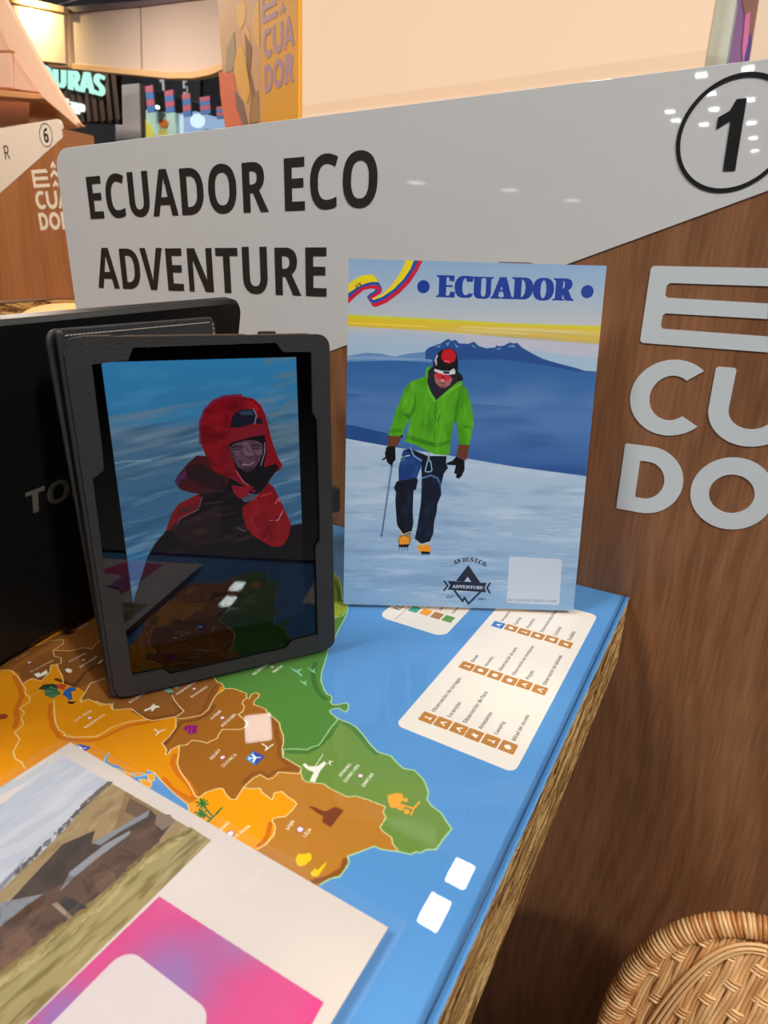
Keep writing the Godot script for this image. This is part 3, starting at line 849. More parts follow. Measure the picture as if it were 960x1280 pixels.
	p.fill(Color(0.275, 0.588, 0.843), [-1625, 3608, -1626, 3527, -1534, 3619])
	p.fill(Color(0.235, 0.314, 0.647), [-1626, 3527, -1534, 3529, -1534, 3619])
	p.fill(Color(0.961, 0.961, 0.961), [-1604, 3597, -1554, 3554, -1549, 3544, -1560, 3548, -1609, 3592])
	p.fill(Color(0.961, 0.961, 0.961), [-1570, 3563, -1612, 3551, -1619, 3557, -1584, 3575, -1568, 3608, -1561, 3602])
	p.fill(Color(0.961, 0.961, 0.961), [-1600, 3589, -1617, 3584, -1621, 3588, -1608, 3595, -1601, 3608, -1597, 3604])
	p.fill(Color(0.471, 0.765, 0.588), [-2011, 2682, -1940, 2690, -1916, 2648, -1908, 2669, -1911, 2697, -1858, 2715, -1859, 2733, -1915, 2713, -1937, 2714])
	p.fill(Color(0.471, 0.765, 0.588), [-1909, 2605, -1838, 2625, -1834, 2588, -1816, 2624, -1789, 2646, -1810, 2646, -1840, 2639])
	p.fill(Color(0.471, 0.765, 0.588), [-1852, 2774, -1807, 2782, -1790, 2754, -1777, 2787, -1746, 2809, -1775, 2803, -1814, 2794])
	p.fill(Color(0.549, 0.078, 0.431), [-2163, 3614, -2165, 3584, -2151, 3568, -2104, 3543, -2052, 3599, -2082, 3633, -2125, 3621])
	p.line(Color(0.745, 0.471, 0.235), 3, [-2144, 3587, -2099, 3628])
	p.line(Color(0.745, 0.471, 0.235), 3, [-2126, 3568, -2081, 3617])
	p.line(Color(0.137, 0.451, 0.196), 11, [-1594, 4001, -1626, 4014])
	p.line(Color(0.137, 0.451, 0.196), 11, [-1594, 4001, -1600, 4030])
	p.line(Color(0.137, 0.451, 0.196), 11, [-1594, 4001, -1623, 3983])
	p.line(Color(0.137, 0.451, 0.196), 11, [-1594, 4001, -1605, 3976])
	p.line(Color(0.137, 0.451, 0.196), 11, [-1594, 4001, -1580, 3975])
	p.line(Color(0.137, 0.451, 0.196), 11, [-1594, 4001, -1558, 3990])
	p.line(Color(0.137, 0.451, 0.196), 11, [-1594, 4001, -1556, 4013])
	p.line(Color(0.137, 0.451, 0.196), 11, [-1594, 4001, -1573, 4027])
	p.line(Color(0.137, 0.451, 0.196), 11, [-1546, 4057, -1578, 4070])
	p.line(Color(0.137, 0.451, 0.196), 11, [-1546, 4057, -1552, 4086])
	p.line(Color(0.137, 0.451, 0.196), 11, [-1546, 4057, -1574, 4040])
	p.line(Color(0.137, 0.451, 0.196), 11, [-1546, 4057, -1557, 4034])
	p.line(Color(0.137, 0.451, 0.196), 11, [-1546, 4057, -1533, 4033])
	p.line(Color(0.137, 0.451, 0.196), 11, [-1546, 4057, -1511, 4047])
	p.line(Color(0.137, 0.451, 0.196), 11, [-1546, 4057, -1509, 4069])
	p.line(Color(0.137, 0.451, 0.196), 11, [-1546, 4057, -1526, 4083])
	p.line(Color(0.137, 0.412, 0.176), 9, [-1568, 4013, -1482, 4036])
	p.line(Color(0.137, 0.412, 0.176), 8, [-1541, 4059, -1477, 4053])
	p.line(Color(0.176, 0.431, 0.196), 12, [-1472, 4083, -1470, 4035, -1474, 3969])
	p.fill(Color(0.490, 0.243, 0.125), [-1072, 3704, -1035, 3691, -985, 3688, -966, 3683, -938, 3627, -883, 3625, -878, 3758, -939, 3755, -954, 3720, -1006, 3715])
	p.fill(Color(0.925, 0.784, 0.078), [-922, 4012, -923, 3983, -893, 3965, -885, 3948, -859, 3956, -847, 3977, -854, 4016, -870, 4037, -891, 4038])
	p.fill(Color(0.925, 0.784, 0.078), [-804, 4042, -803, 4008, -783, 4007, -776, 3951, -768, 3952, -761, 4037, -786, 4052])
	p.fill(Color(0.941, 0.647, 0.196), [-728, 3399, -711, 3377, -686, 3351, -657, 3343, -638, 3373, -635, 3414, -643, 3459, -670, 3467, -699, 3440])
	p.line(Color(0.941, 0.647, 0.196), 12, [-643, 3419, -553, 3406, -547, 3346])
	p.line(Color(0.941, 0.647, 0.196), 10, [-553, 3406, -544, 3453])
	p.dot(Color(0.941, 0.647, 0.196), 22, [-620, 3437])
	p.dot(Color(0.941, 0.647, 0.196), 18, [-575, 3445])
	p.dot(Color(0.941, 0.647, 0.196), 16, [-623, 3375])
	p.fill(Color(0.922, 0.922, 0.863), [-1295, 3462, -1286, 3443, -1254, 3452, -1232, 3439, -1210, 3425, -1196, 3366, -1175, 3378, -1173, 3443, -1144, 3537, -1176, 3549, -1199, 3476, -1233, 3480, -1262, 3474])
	p.line(Color(0.922, 0.922, 0.863), 5, [-1219, 3439, -1239, 3324])
	p.line(Color(0.922, 0.922, 0.863), 6, [-1171, 3376, -1152, 3339])
	p.line(Color(0.922, 0.922, 0.863), 6, [-1174, 3344, -1145, 3377])
	p.line(Color(0.922, 0.922, 0.863), 9, [-1626, 3450, -1579, 3457, -1568, 3486, -1566, 3448, -1563, 3419])
	p.line(Color(0.922, 0.922, 0.863), 7, [-2313, 3716, -2270, 3720, -2259, 3751, -2266, 3702, -2251, 3682])
	p.fill(Color(0.922, 0.922, 0.863), [-2531, 3619, -2518, 3585, -2528, 3531, -2510, 3546, -2475, 3536, -2460, 3543, -2480, 3561, -2468, 3604, -2499, 3590, -2506, 3611, -2506, 3628])
	p.fill(Color(0.510, 0.706, 0.627), [-2605, 3399, -2587, 3359, -2530, 3361, -2510, 3385, -2534, 3400])
	p.fill(Color(0.510, 0.706, 0.627), [-2575, 3333, -2555, 3307, -2518, 3316, -2522, 3337])
	p.fill(Color(0.157, 0.157, 0.118), [-2534, 3400, -2514, 3378, -2507, 3407])
	p.fill(Color(0.922, 0.922, 0.863), [-3544, 3771, -3539, 3738, -3511, 3740, -3521, 3686, -3466, 3712, -3475, 3758, -3484, 3783, -3511, 3776])
	p.fill(Color(0.922, 0.922, 0.863), [-3409, 3615, -3403, 3587, -3355, 3587, -3334, 3618, -3365, 3624])
	p.fill(Color(0.922, 0.922, 0.863), [-3258, 3436, -3289, 3348, -3301, 3344, -3278, 3427])
	p.fill(Color(0.149, 0.243, 0.173), [-3352, 3861, -3368, 3806, -3323, 3768, -3272, 3755, -3230, 3794, -3239, 3818])
	p.fill(Color(0.275, 0.490, 0.333), [-3294, 3853, -3309, 3788, -3222, 3789, -3168, 3809, -3166, 3871, -3233, 3877])
	p.line(Color(0.118, 0.235, 0.157), 7, [-3240, 3873, -3225, 3827, -3172, 3812])
	p.line(Color(0.118, 0.235, 0.157), 7, [-3300, 3819, -3216, 3803])
	p.fill(Color(0.745, 0.275, 0.157), [-3300, 3763, -3263, 3730, -3228, 3727, -3183, 3773, -3236, 3779])
	p.fill(Color(0.165, 0.373, 0.647), [-3149, 3807, -3182, 3764, -3179, 3724, -3148, 3709, -3110, 3727, -3126, 3756, -3043, 3802, -3049, 3824, -3087, 3813])
	p.fill(Color(0.157, 0.137, 0.137), [-3054, 3836, -3012, 3818, -3000, 3802, -2990, 3834, -3016, 3847])
	p.fill(Color(0.588, 0.235, 0.118), [-3301, 4160, -3278, 4138, -3241, 4139, -3224, 4161, -3247, 4191])
	p.fill(Color(0.235, 0.118, 0.039), [-3879, 3304, -3880, 3254, -3821, 3228, -3824, 3293])
	p.fill(Color(0.918, 0.886, 0.839), [-155, 2779, -157, 2794, -163, 2809, -172, 2821, -185, 2831, -199, 2837, -215, 2839, -930, 2839, -946, 2837, -960, 2831, -973, 2821, -982, 2809, -988, 2794, -990, 2779, -990, 593, -988, 577, -982, 563, -973, 551, -960, 541, -946, 535, -930, 533, -215, 533, -199, 535, -185, 541, -172, 551, -163, 563, -157, 577, -155, 593])
	p.fill(Color(0.737, 0.494, 0.204), [-784, 2698, -784, 2700, -785, 2702, -786, 2704, -788, 2705, -790, 2706, -792, 2706, -880, 2706, -882, 2706, -884, 2705, -885, 2704, -887, 2702, -887, 2700, -888, 2698, -888, 2610, -887, 2608, -887, 2606, -885, 2604, -884, 2603, -882, 2602, -880, 2602, -792, 2602, -790, 2602, -788, 2603, -786, 2604, -785, 2606, -784, 2608, -784, 2610])
	p.fill(Color(0.961, 0.941, 0.902), [-811, 2676, -826, 2659, -861, 2659, -861, 2649, -826, 2649, -811, 2632])
	p.text(Color(0.361, 0.353, 0.337), "Observación de tortugas", [-812, 2576, -812, 2108], sans, 0)
	p.fill(Color(0.737, 0.494, 0.204), [-673, 2692, -673, 2694, -674, 2696, -675, 2698, -677, 2699, -679, 2700, -681, 2700, -769, 2700, -771, 2700, -773, 2699, -775, 2698, -776, 2696, -777, 2694, -777, 2692, -777, 2604, -777, 2602, -776, 2600, -775, 2598, -773, 2597, -771, 2596, -769, 2596, -681, 2596, -679, 2596, -677, 2597, -675, 2598, -674, 2600, -673, 2602, -673, 2604])
	p.fill(Color(0.961, 0.941, 0.902), [-703, 2676, -747, 2648, -703, 2620, -703, 2632, -725, 2648, -703, 2664])
	p.text(Color(0.361, 0.353, 0.337), "Excursión", [-701, 2570, -701, 2378], sans, 0)
	p.fill(Color(0.737, 0.494, 0.204), [-557, 2689, -557, 2691, -558, 2693, -559, 2695, -561, 2696, -563, 2697, -565, 2697, -653, 2697, -655, 2697, -657, 2696, -659, 2695, -660, 2693, -661, 2691, -661, 2689, -661, 2601, -661, 2599, -660, 2597, -659, 2596, -657, 2594, -655, 2594, -653, 2593, -565, 2593, -563, 2594, -561, 2594, -559, 2596, -558, 2597, -557, 2599, -557, 2601])
	p.fill(Color(0.961, 0.941, 0.902), [-587, 2673, -631, 2645, -587, 2617, -587, 2630, -609, 2645, -587, 2661])
	p.text(Color(0.361, 0.353, 0.337), "Observación de flora", [-586, 2567, -586, 2160], sans, 0)
	p.fill(Color(0.737, 0.494, 0.204), [-445, 2691, -445, 2693, -446, 2695, -447, 2697, -449, 2698, -450, 2699, -453, 2699, -541, 2699, -543, 2699, -545, 2698, -546, 2697, -547, 2695, -548, 2693, -549, 2691, -549, 2603, -548, 2601, -547, 2599, -546, 2597, -545, 2596, -543, 2595, -541, 2595, -453, 2595, -450, 2595, -449, 2596, -447, 2597, -446, 2599, -445, 2601, -445, 2603])
	p.fill(Color(0.961, 0.941, 0.902), [-475, 2669, -522, 2650, -503, 2644, -515, 2625, -490, 2638, -472, 2631])
	p.text(Color(0.361, 0.353, 0.337), "Artesanías", [-473, 2569, -473, 2366], sans, 0)
	p.fill(Color(0.737, 0.494, 0.204), [-330, 2685, -330, 2688, -331, 2689, -332, 2691, -334, 2692, -336, 2693, -338, 2693, -426, 2693, -428, 2693, -430, 2692, -431, 2691, -433, 2689, -433, 2688, -434, 2685, -434, 2597, -433, 2595, -433, 2593, -431, 2592, -430, 2591, -428, 2590, -426, 2589, -338, 2589, -336, 2590, -334, 2591, -332, 2592, -331, 2593, -330, 2595, -330, 2597])
	p.fill(Color(0.961, 0.941, 0.902), [-357, 2663, -372, 2646, -407, 2646, -407, 2637, -372, 2637, -357, 2620])
	p.text(Color(0.361, 0.353, 0.337), "Camping", [-358, 2563, -358, 2414], sans, 0)
	p.fill(Color(0.737, 0.494, 0.204), [-214, 2683, -214, 2686, -215, 2687, -216, 2689, -218, 2690, -220, 2691, -222, 2691, -310, 2691, -312, 2691, -314, 2690, -316, 2689, -317, 2687, -318, 2686, -318, 2683, -318, 2595, -318, 2593, -317, 2591, -316, 2590, -314, 2589, -312, 2588, -310, 2587, -222, 2587, -220, 2588, -218, 2589, -216, 2590, -215, 2591, -214, 2593, -214, 2595])
	p.fill(Color(0.961, 0.941, 0.902), [-241, 2646, -266, 2661, -288, 2649, -291, 2627, -266, 2614, -250, 2630])
	p.text(Color(0.361, 0.353, 0.337), "Mitad del mundo", [-243, 2561, -243, 2256], sans, 0)
	p.fill(Color(0.737, 0.494, 0.204), [-800, 1976, -800, 1978, -801, 1980, -802, 1982, -804, 1983, -805, 1984, -808, 1984, -896, 1984, -898, 1984, -900, 1983, -901, 1982, -902, 1980, -903, 1978, -904, 1976, -904, 1888, -903, 1886, -902, 1884, -901, 1882, -900, 1881, -898, 1880, -896, 1880, -808, 1880, -805, 1880, -804, 1881, -802, 1882, -801, 1884, -800, 1886, -800, 1888])
	p.fill(Color(0.961, 0.941, 0.902), [-827, 1954, -842, 1937, -877, 1937, -877, 1927, -842, 1927, -827, 1910])
	p.text(Color(0.361, 0.353, 0.337), "Buceo", [-828, 1854, -828, 1747], sans, 0)
	p.fill(Color(0.737, 0.494, 0.204), [-686, 1973, -687, 1975, -687, 1977, -689, 1979, -690, 1980, -692, 1981, -694, 1981, -782, 1981, -784, 1981, -786, 1980, -788, 1979, -789, 1977, -790, 1975, -790, 1973, -790, 1885, -790, 1883, -789, 1881, -788, 1880, -786, 1878, -784, 1878, -782, 1877, -694, 1877, -692, 1878, -690, 1878, -689, 1880, -687, 1881, -687, 1883, -686, 1885])
	p.fill(Color(0.961, 0.941, 0.902), [-713, 1936, -738, 1951, -760, 1939, -763, 1917, -738, 1904, -723, 1920])
	p.text(Color(0.361, 0.353, 0.337), "Nevados", [-715, 1851, -715, 1702], sans, 0)
	p.fill(Color(0.737, 0.494, 0.204), [-569, 1974, -569, 1976, -570, 1978, -571, 1980, -573, 1981, -575, 1982, -577, 1982, -665, 1982, -667, 1982, -669, 1981, -670, 1980, -672, 1978, -672, 1976, -673, 1974, -673, 1886, -672, 1884, -672, 1882, -670, 1880, -669, 1879, -667, 1878, -665, 1878, -577, 1878, -575, 1878, -573, 1879, -571, 1880, -570, 1882, -569, 1884, -569, 1886])
	p.fill(Color(0.961, 0.941, 0.902), [-602, 1949, -627, 1955, -646, 1930, -627, 1905, -599, 1914])
	p.text(Color(0.361, 0.353, 0.337), "Observación de aves", [-597, 1852, -597, 1465], sans, 0)
	p.fill(Color(0.737, 0.494, 0.204), [-452, 1976, -452, 1978, -453, 1980, -454, 1982, -456, 1983, -458, 1984, -460, 1984, -548, 1984, -550, 1984, -552, 1983, -553, 1982, -555, 1980, -556, 1978, -556, 1976, -556, 1888, -556, 1886, -555, 1884, -553, 1883, -552, 1881, -550, 1880, -548, 1880, -460, 1880, -458, 1880, -456, 1881, -454, 1883, -453, 1884, -452, 1886, -452, 1888])
	p.fill(Color(0.961, 0.941, 0.902), [-485, 1951, -510, 1957, -529, 1932, -510, 1907, -482, 1917])
	p.text(Color(0.361, 0.353, 0.337), "Observación de mariposas", [-480, 1854, -480, 1366], sans, 0)
	p.fill(Color(0.737, 0.494, 0.204), [-339, 1969, -340, 1972, -340, 1973, -342, 1975, -343, 1976, -345, 1977, -347, 1977, -435, 1977, -437, 1977, -439, 1976, -441, 1975, -442, 1973, -443, 1972, -443, 1969, -443, 1881, -443, 1879, -442, 1877, -441, 1876, -439, 1875, -437, 1874, -435, 1873, -347, 1873, -345, 1874, -343, 1875, -342, 1876, -340, 1877, -340, 1879, -339, 1881])
	p.fill(Color(0.961, 0.941, 0.902), [-369, 1954, -413, 1925, -369, 1897, -369, 1910, -391, 1925, -369, 1941])
	p.text(Color(0.361, 0.353, 0.337), "Playas", [-368, 1847, -368, 1719], sans, 0)
	p.fill(Color(0.737, 0.494, 0.204), [-221, 1970, -221, 1972, -222, 1974, -223, 1975, -225, 1977, -227, 1977, -229, 1978, -317, 1978, -319, 1977, -321, 1977, -322, 1975, -324, 1974, -324, 1972, -325, 1970, -325, 1882, -324, 1880, -324, 1878, -322, 1876, -321, 1875, -319, 1874, -317, 1874, -229, 1874, -227, 1874, -225, 1875, -223, 1876, -222, 1878, -221, 1880, -221, 1882])
	p.fill(Color(0.961, 0.941, 0.902), [-251, 1954, -295, 1926, -251, 1898, -251, 1910, -273, 1926, -251, 1941])
	p.text(Color(0.361, 0.353, 0.337), "Observación de ballenas", [-249, 1848, -249, 1380], sans, 0)
	p.fill(Color(0.259, 0.471, 0.745), [-815, 1237, -815, 1239, -816, 1241, -817, 1243, -819, 1244, -821, 1245, -823, 1245, -911, 1245, -913, 1245, -915, 1244, -917, 1243, -918, 1241, -919, 1239, -919, 1237, -919, 1149, -919, 1147, -918, 1145, -917, 1143, -915, 1142, -913, 1141, -911, 1141, -823, 1141, -821, 1141, -819, 1142, -817, 1143, -816, 1145, -815, 1147, -815, 1149])
	p.fill(Color(0.961, 0.941, 0.902), [-845, 1221, -889, 1193, -845, 1165, -845, 1178, -867, 1193, -845, 1209])
	p.text(Color(0.361, 0.353, 0.337), "Aeropuerto", [-844, 1115, -844, 912], sans, 0)
	p.fill(Color(0.737, 0.494, 0.204), [-699, 1230, -700, 1232, -700, 1234, -702, 1236, -703, 1237, -705, 1238, -707, 1238, -795, 1238, -797, 1238, -799, 1237, -801, 1236, -802, 1234, -803, 1232, -803, 1230, -803, 1142, -803, 1140, -802, 1138, -801, 1137, -799, 1135, -797, 1135, -795, 1134, -707, 1134, -705, 1135, -703, 1135, -702, 1137, -700, 1138, -700, 1140, -699, 1142])
	p.fill(Color(0.961, 0.941, 0.902), [-726, 1193, -751, 1208, -773, 1196, -776, 1174, -751, 1161, -736, 1177])
	p.text(Color(0.361, 0.353, 0.337), "Fuertes", [-728, 1108, -728, 959], sans, 0)
	p.fill(Color(0.737, 0.494, 0.204), [-582, 1231, -582, 1233, -583, 1235, -584, 1237, -586, 1238, -588, 1239, -590, 1239, -678, 1239, -680, 1239, -682, 1238, -683, 1237, -685, 1235, -686, 1233, -686, 1231, -686, 1143, -686, 1141, -685, 1139, -683, 1137, -682, 1136, -680, 1135, -678, 1135, -590, 1135, -588, 1135, -586, 1136, -584, 1137, -583, 1139, -582, 1141, -582, 1143])
	p.fill(Color(0.961, 0.941, 0.902), [-609, 1209, -624, 1192, -659, 1192, -659, 1182, -624, 1182, -609, 1165])
	p.text(Color(0.361, 0.353, 0.337), "Orquídeas", [-610, 1109, -610, 917], sans, 0)
	p.fill(Color(0.737, 0.494, 0.204), [-463, 1229, -463, 1231, -464, 1233, -465, 1235, -467, 1236, -469, 1237, -471, 1237, -559, 1237, -561, 1237, -563, 1236, -565, 1235, -566, 1233, -567, 1231, -567, 1229, -567, 1141, -567, 1139, -566, 1137, -565, 1135, -563, 1134, -561, 1133, -559, 1133, -471, 1133, -469, 1133, -467, 1134, -465, 1135, -464, 1137, -463, 1139, -463, 1141])
	p.fill(Color(0.961, 0.941, 0.902), [-490, 1191, -515, 1207, -537, 1195, -540, 1173, -515, 1160, -499, 1176])
	p.text(Color(0.361, 0.353, 0.337), "Observación de la fauna", [-492, 1107, -492, 639], sans, 0)
	p.fill(Color(0.737, 0.494, 0.204), [-346, 1221, -346, 1223, -347, 1225, -348, 1226, -350, 1228, -352, 1228, -354, 1229, -442, 1229, -444, 1228, -446, 1228, -447, 1226, -449, 1225, -449, 1223, -450, 1221, -450, 1133, -449, 1131, -449, 1129, -447, 1127, -446, 1126, -444, 1125, -442, 1125, -354, 1125, -352, 1125, -350, 1126, -348, 1127, -347, 1129, -346, 1131, -346, 1133])
	p.fill(Color(0.961, 0.941, 0.902), [-388, 1202, -426, 1177, -388, 1152, -373, 1164, -373, 1189])
	p.text(Color(0.361, 0.353, 0.337), "Ciclismo", [-374, 1099, -374, 928], sans, 0)
	p.fill(Color(0.737, 0.494, 0.204), [-224, 1232, -224, 1234, -225, 1236, -226, 1238, -228, 1239, -229, 1240, -232, 1240, -320, 1240, -322, 1240, -324, 1239, -325, 1238, -326, 1236, -327, 1234, -328, 1232, -328, 1144, -327, 1142, -326, 1140, -325, 1139, -324, 1137, -322, 1137, -320, 1136, -232, 1136, -229, 1137, -228, 1137, -226, 1139, -225, 1140, -224, 1142, -224, 1144])
	p.fill(Color(0.961, 0.941, 0.902), [-254, 1210, -301, 1192, -282, 1185, -294, 1167, -269, 1179, -251, 1173])
	p.text(Color(0.361, 0.353, 0.337), "Escalada", [-252, 1110, -252, 940], sans, 0)
	p.fill(Color(0.918, 0.886, 0.839), [-1186, 1543, -1189, 1569, -1199, 1593, -1215, 1614, -1236, 1630, -1260, 1640, -1286, 1643, -1735, 1643, -1761, 1640, -1785, 1630, -1806, 1614, -1822, 1593, -1832, 1569, -1835, 1543, -1835, 843, -1832, 817, -1822, 793, -1806, 773, -1785, 757, -1761, 747, -1735, 743, -1286, 743, -1260, 747, -1236, 757, -1215, 773, -1199, 793, -1189, 817, -1186, 843])
	p.fill(Color(0.235, 0.647, 0.588), [-1574, 1399, -1574, 1400, -1575, 1401, -1575, 1402, -1576, 1402, -1576, 1402, -1577, 1402, -1661, 1402, -1662, 1402, -1663, 1402, -1663, 1402, -1664, 1401, -1664, 1400, -1664, 1399, -1664, 1295, -1664, 1295, -1664, 1294, -1663, 1293, -1663, 1293, -1662, 1293, -1661, 1292, -1577, 1292, -1576, 1293, -1576, 1293, -1575, 1293, -1575, 1294, -1574, 1295, -1574, 1295])
	p.fill(Color(0.941, 0.627, 0.176), [-1462, 1391, -1462, 1392, -1462, 1393, -1463, 1393, -1463, 1394, -1464, 1394, -1465, 1394, -1549, 1394, -1549, 1394, -1550, 1394, -1551, 1393, -1551, 1393, -1552, 1392, -1552, 1391, -1552, 1287, -1552, 1287, -1551, 1286, -1551, 1285, -1550, 1285, -1549, 1284, -1549, 1284, -1465, 1284, -1464, 1284, -1463, 1285, -1463, 1285, -1462, 1286, -1462, 1287, -1462, 1287])
	p.fill(Color(0.690, 0.471, 0.259), [-1350, 1392, -1350, 1393, -1350, 1394, -1351, 1394, -1351, 1395, -1352, 1395, -1353, 1395, -1437, 1395, -1438, 1395, -1438, 1395, -1439, 1394, -1439, 1394, -1440, 1393, -1440, 1392, -1440, 1288, -1440, 1287, -1439, 1287, -1439, 1286, -1438, 1286, -1438, 1285, -1437, 1285, -1353, 1285, -1352, 1285, -1351, 1286, -1351, 1286, -1350, 1287, -1350, 1287, -1350, 1288])
	p.fill(Color(0.384, 0.580, 0.282), [-1238, 1389, -1238, 1390, -1238, 1391, -1239, 1391, -1239, 1392, -1240, 1392, -1241, 1392, -1325, 1392, -1325, 1392, -1326, 1392, -1327, 1391, -1327, 1391, -1328, 1390, -1328, 1389, -1328, 1285, -1328, 1284, -1327, 1284, -1327, 1283, -1326, 1282, -1325, 1282, -1325, 1282, -1241, 1282, -1240, 1282, -1239, 1282, -1239, 1283, -1238, 1284, -1238, 1284, -1238, 1285])
	p.line(Color(0.588, 0.510, 0.471), 4, [-1683, 1611, -1683, 1111])
	p.text(Color(0.275, 0.267, 0.259), "ECUADOR", [-1727, 1441, -1727, 1041], sans, 0)
	p.text(Color(0.361, 0.353, 0.337), "Galápagos", [-1511, 1241, -1511, 1058], sans, 0)
	p.text(Color(0.361, 0.353, 0.337), "Andes", [-1405, 1233, -1405, 1131], sans, 0)
	p.text(Color(0.361, 0.353, 0.337), "Amazonía", [-1283, 1226, -1283, 1063], sans, 0)
	var m := thing("table_map", "large printed tourist map with blue sea lying on the counter under the clear cover", "map")
	var sheet := start(false)
	quad(sheet, Vector3(-0.46, -0.0042, 0.0), Vector3(0.0036, -0.0042, 0.0), Vector3(0.0036, -0.0042, 0.58), Vector3(-0.46, -0.0042, 0.58))
	obj("print", done(sheet), printed(p.texture(), 0.6, 0.12), m)
	obj("backing", solid(PackedVector2Array([Vector2(-0.80, -0.60), Vector2(0.0036, -0.60), Vector2(0.0036, -0.0005), Vector2(-0.80, -0.0005)]), -0.00458, -0.00425), mat(Color(0.878, 0.561, 0.016), 0.5), m, Transform3D(Basis(Vector3.RIGHT, -PI / 2), Vector3.ZERO))

	var clear := mat(Color(0.93, 0.97, 1.0, 0.003), 0.012, 0.0, 0.30)
	clear.transparency = BaseMaterial3D.TRANSPARENCY_ALPHA
	var c := thing("clear_cover", "clear acrylic cover sheet lying over the table map", "cover sheet")
	obj("pane", box(Vector3(0.80, 0.0036, 0.597)), clear, c, pos(-0.40, -0.0019, 0.300))
	obj("polished_edge", box(Vector3(0.0004, 0.0034, 0.597)), mat(Color(0.08, 0.20, 0.38), 0.2), c, pos(0.0003, -0.0019, 0.300))


func backdrop() -> void:
	# glowing fabric wall straight behind the divider
	var lit := glow(Color(0.976, 0.824, 0.682), 0.95)
	var frame := mat(Color(0.72, 0.70, 0.66), 0.5)
	var a := thing("light_wall", "glowing peach fabric wall behind the white divider", "light wall")
	var left := -2.671
	var right := -0.38201
	obj("fabric", box(Vector3(right - left - 0.004, 3.2, 0.04)), lit, a, pos((left + right) / 2, 0.85, -3.02))
	obj("seam", box(Vector3(right - left, 0.05, 0.02)), glow(Color(0.96, 0.80, 0.65), 0.92), a, pos((left + right) / 2, 1.281, -2.995))
	for e in [left + 0.008, right - 0.008]:
		obj("frame", box(Vector3(0.012, 3.2, 0.03)), mat(Color(0.80, 0.66, 0.52), 0.5), a, pos(e, 0.85, -3.056))
	area(Vector3((left + right) / 2, 1.1, -2.96), Vector3(0, 0, 1), Vector2(right - left, 2.4), 2.6, Color(1.0, 0.72, 0.46))

	var post := thing("wall_post", "pale grey green post to the right of the glowing wall", "post")
	obj("shaft", solid(flat([-531, 2158, -439, 2136, -315, 1548, -311, 1237, -290, 1037, -416, 1048, -414, 1313], 0.001), -3.3, -3.2, 0.004), mat(Color(0.763, 0.806, 0.771), 0.6), post)
	var pc := thing("purple_banner", "purple banner with pink stripe behind the grey post", "banner")
	obj("cloth", solid(flat([-405, 1241, -452, 1890, -463, 2115, -199, 2068, -120, 1217], 0.001), -4.24, -4.2, 0.004), mat(Color(0.626, 0.484, 0.736), 0.7), pc)
	obj("stripe", solid(flat([-337, 1639, -353, 1803, -331, 1815, -315, 1695, -300, 1496], 0.001), -4.20, -4.19), mat(Color(0.969, 0.565, 0.823), 0.7), pc)
	obj("stripe", solid(flat([-439, 2034, -344, 2018, -285, 1786, -303, 1674, -367, 1836], 0.001), -4.20, -4.191), mat(Color(0.670, 0.502, 0.467), 0.7), pc)
	obj("stripe", solid(flat([-316, 1578, -310, 1713, -286, 1633, -287, 1515], 0.001), -4.20, -4.188), mat(Color(0.387, 0.361, 0.670), 0.7), pc)
	var sl := thing("slanted_panel", "peach panel with slanted left edge at the upper right corner", "panel")
	obj("board", solid(flat([-184, 1481, 174, 1416, 306, 872, -187, 912, -172, 1147], 0.001), -2.66, -2.6, 0.004), mat(Color(0.969, 0.868, 0.759), 0.6), sl)

	# orange country banner, turned a little towards the counter
	var turn := Transform3D(Basis(Vector3.UP, -0.36652), Vector3(-2.6372, 0, -2.95))
	var b := thing("country_banner", "orange country banner with lilac logo and a fruit picture strip left of the glowing wall", "banner", turn)
	obj("cloth", solid(flat([-408, 2518, 37, 2360, -1, 1182, -455, 1248], 0.001), -0.03, 0.0, 0.004), mat(Color(0.969, 0.717, 0.213), 0.6), b)
	obj("picture_strip", solid(flat([-1044, 2745, -398, 2515, -455, 1248, -1002, 1328], 0.001), -0.03, -0.001, 0.004), mat(Color(0.879, 0.707, 0.527), 0.6), b)
	var fruit := mat(Color(0.969, 0.756, 0.347), 0.6)
	var zed := 0.0
	for q in [[-742, 1997, -650, 1999, -610, 1955, -629, 1886, -701, 1851, -753, 1904], [-657, 1837, -610, 1847, -571, 1799, -589, 1725, -638, 1695, -677, 1753], [-747, 1759, -700, 1758, -639, 1682, -592, 1583, -603, 1480, -655, 1424, -710, 1457, -782, 1564, -828, 1685], [-504, 1919, -439, 1944, -450, 1694, -520, 1753, -544, 1844]]:
		zed += 0.0004
		obj("fruit", solid(flat(q, 0.001), -0.0008, 0.001 + zed), fruit, b)
	for q in [[[-646, 1825, -556, 1718, -591, 1592, -527, 1444, -519, 1281, -632, 1298, -594, 1455, -643, 1647], Color(0.617, 0.478, 0.347)], [[-1057, 1684, -835, 1630, -781, 1465, -728, 1298, -1002, 1328, -1052, 1536], Color(0.912, 0.494, 0.347)], [[-912, 1796, -794, 1860, -787, 1722, -858, 1644, -956, 1664], Color(0.724, 0.658, 0.560)], [[-822, 1534, -712, 1439, -656, 1301, -727, 1302, -811, 1422], Color(0.576, 0.461, 0.429)], [[-573, 1429, -491, 1473, -496, 1291, -609, 1299], Color(0.724, 0.576, 0.371)]]:
		zed += 0.0004
		obj("leaf", solid(flat(q[0], 0.001), -0.0008, 0.0002 + zed), mat(q[1], 0.7), b)
	var lilac := mat(Color(0.757, 0.619, 0.700), 0.6)
	put_logo(b, lilac, Transform3D(Basis().scaled(Vector3(1.9679, 2.4733, 1.0)), Vector3(-0.35629, 1.229, 0.0)), 0.003)

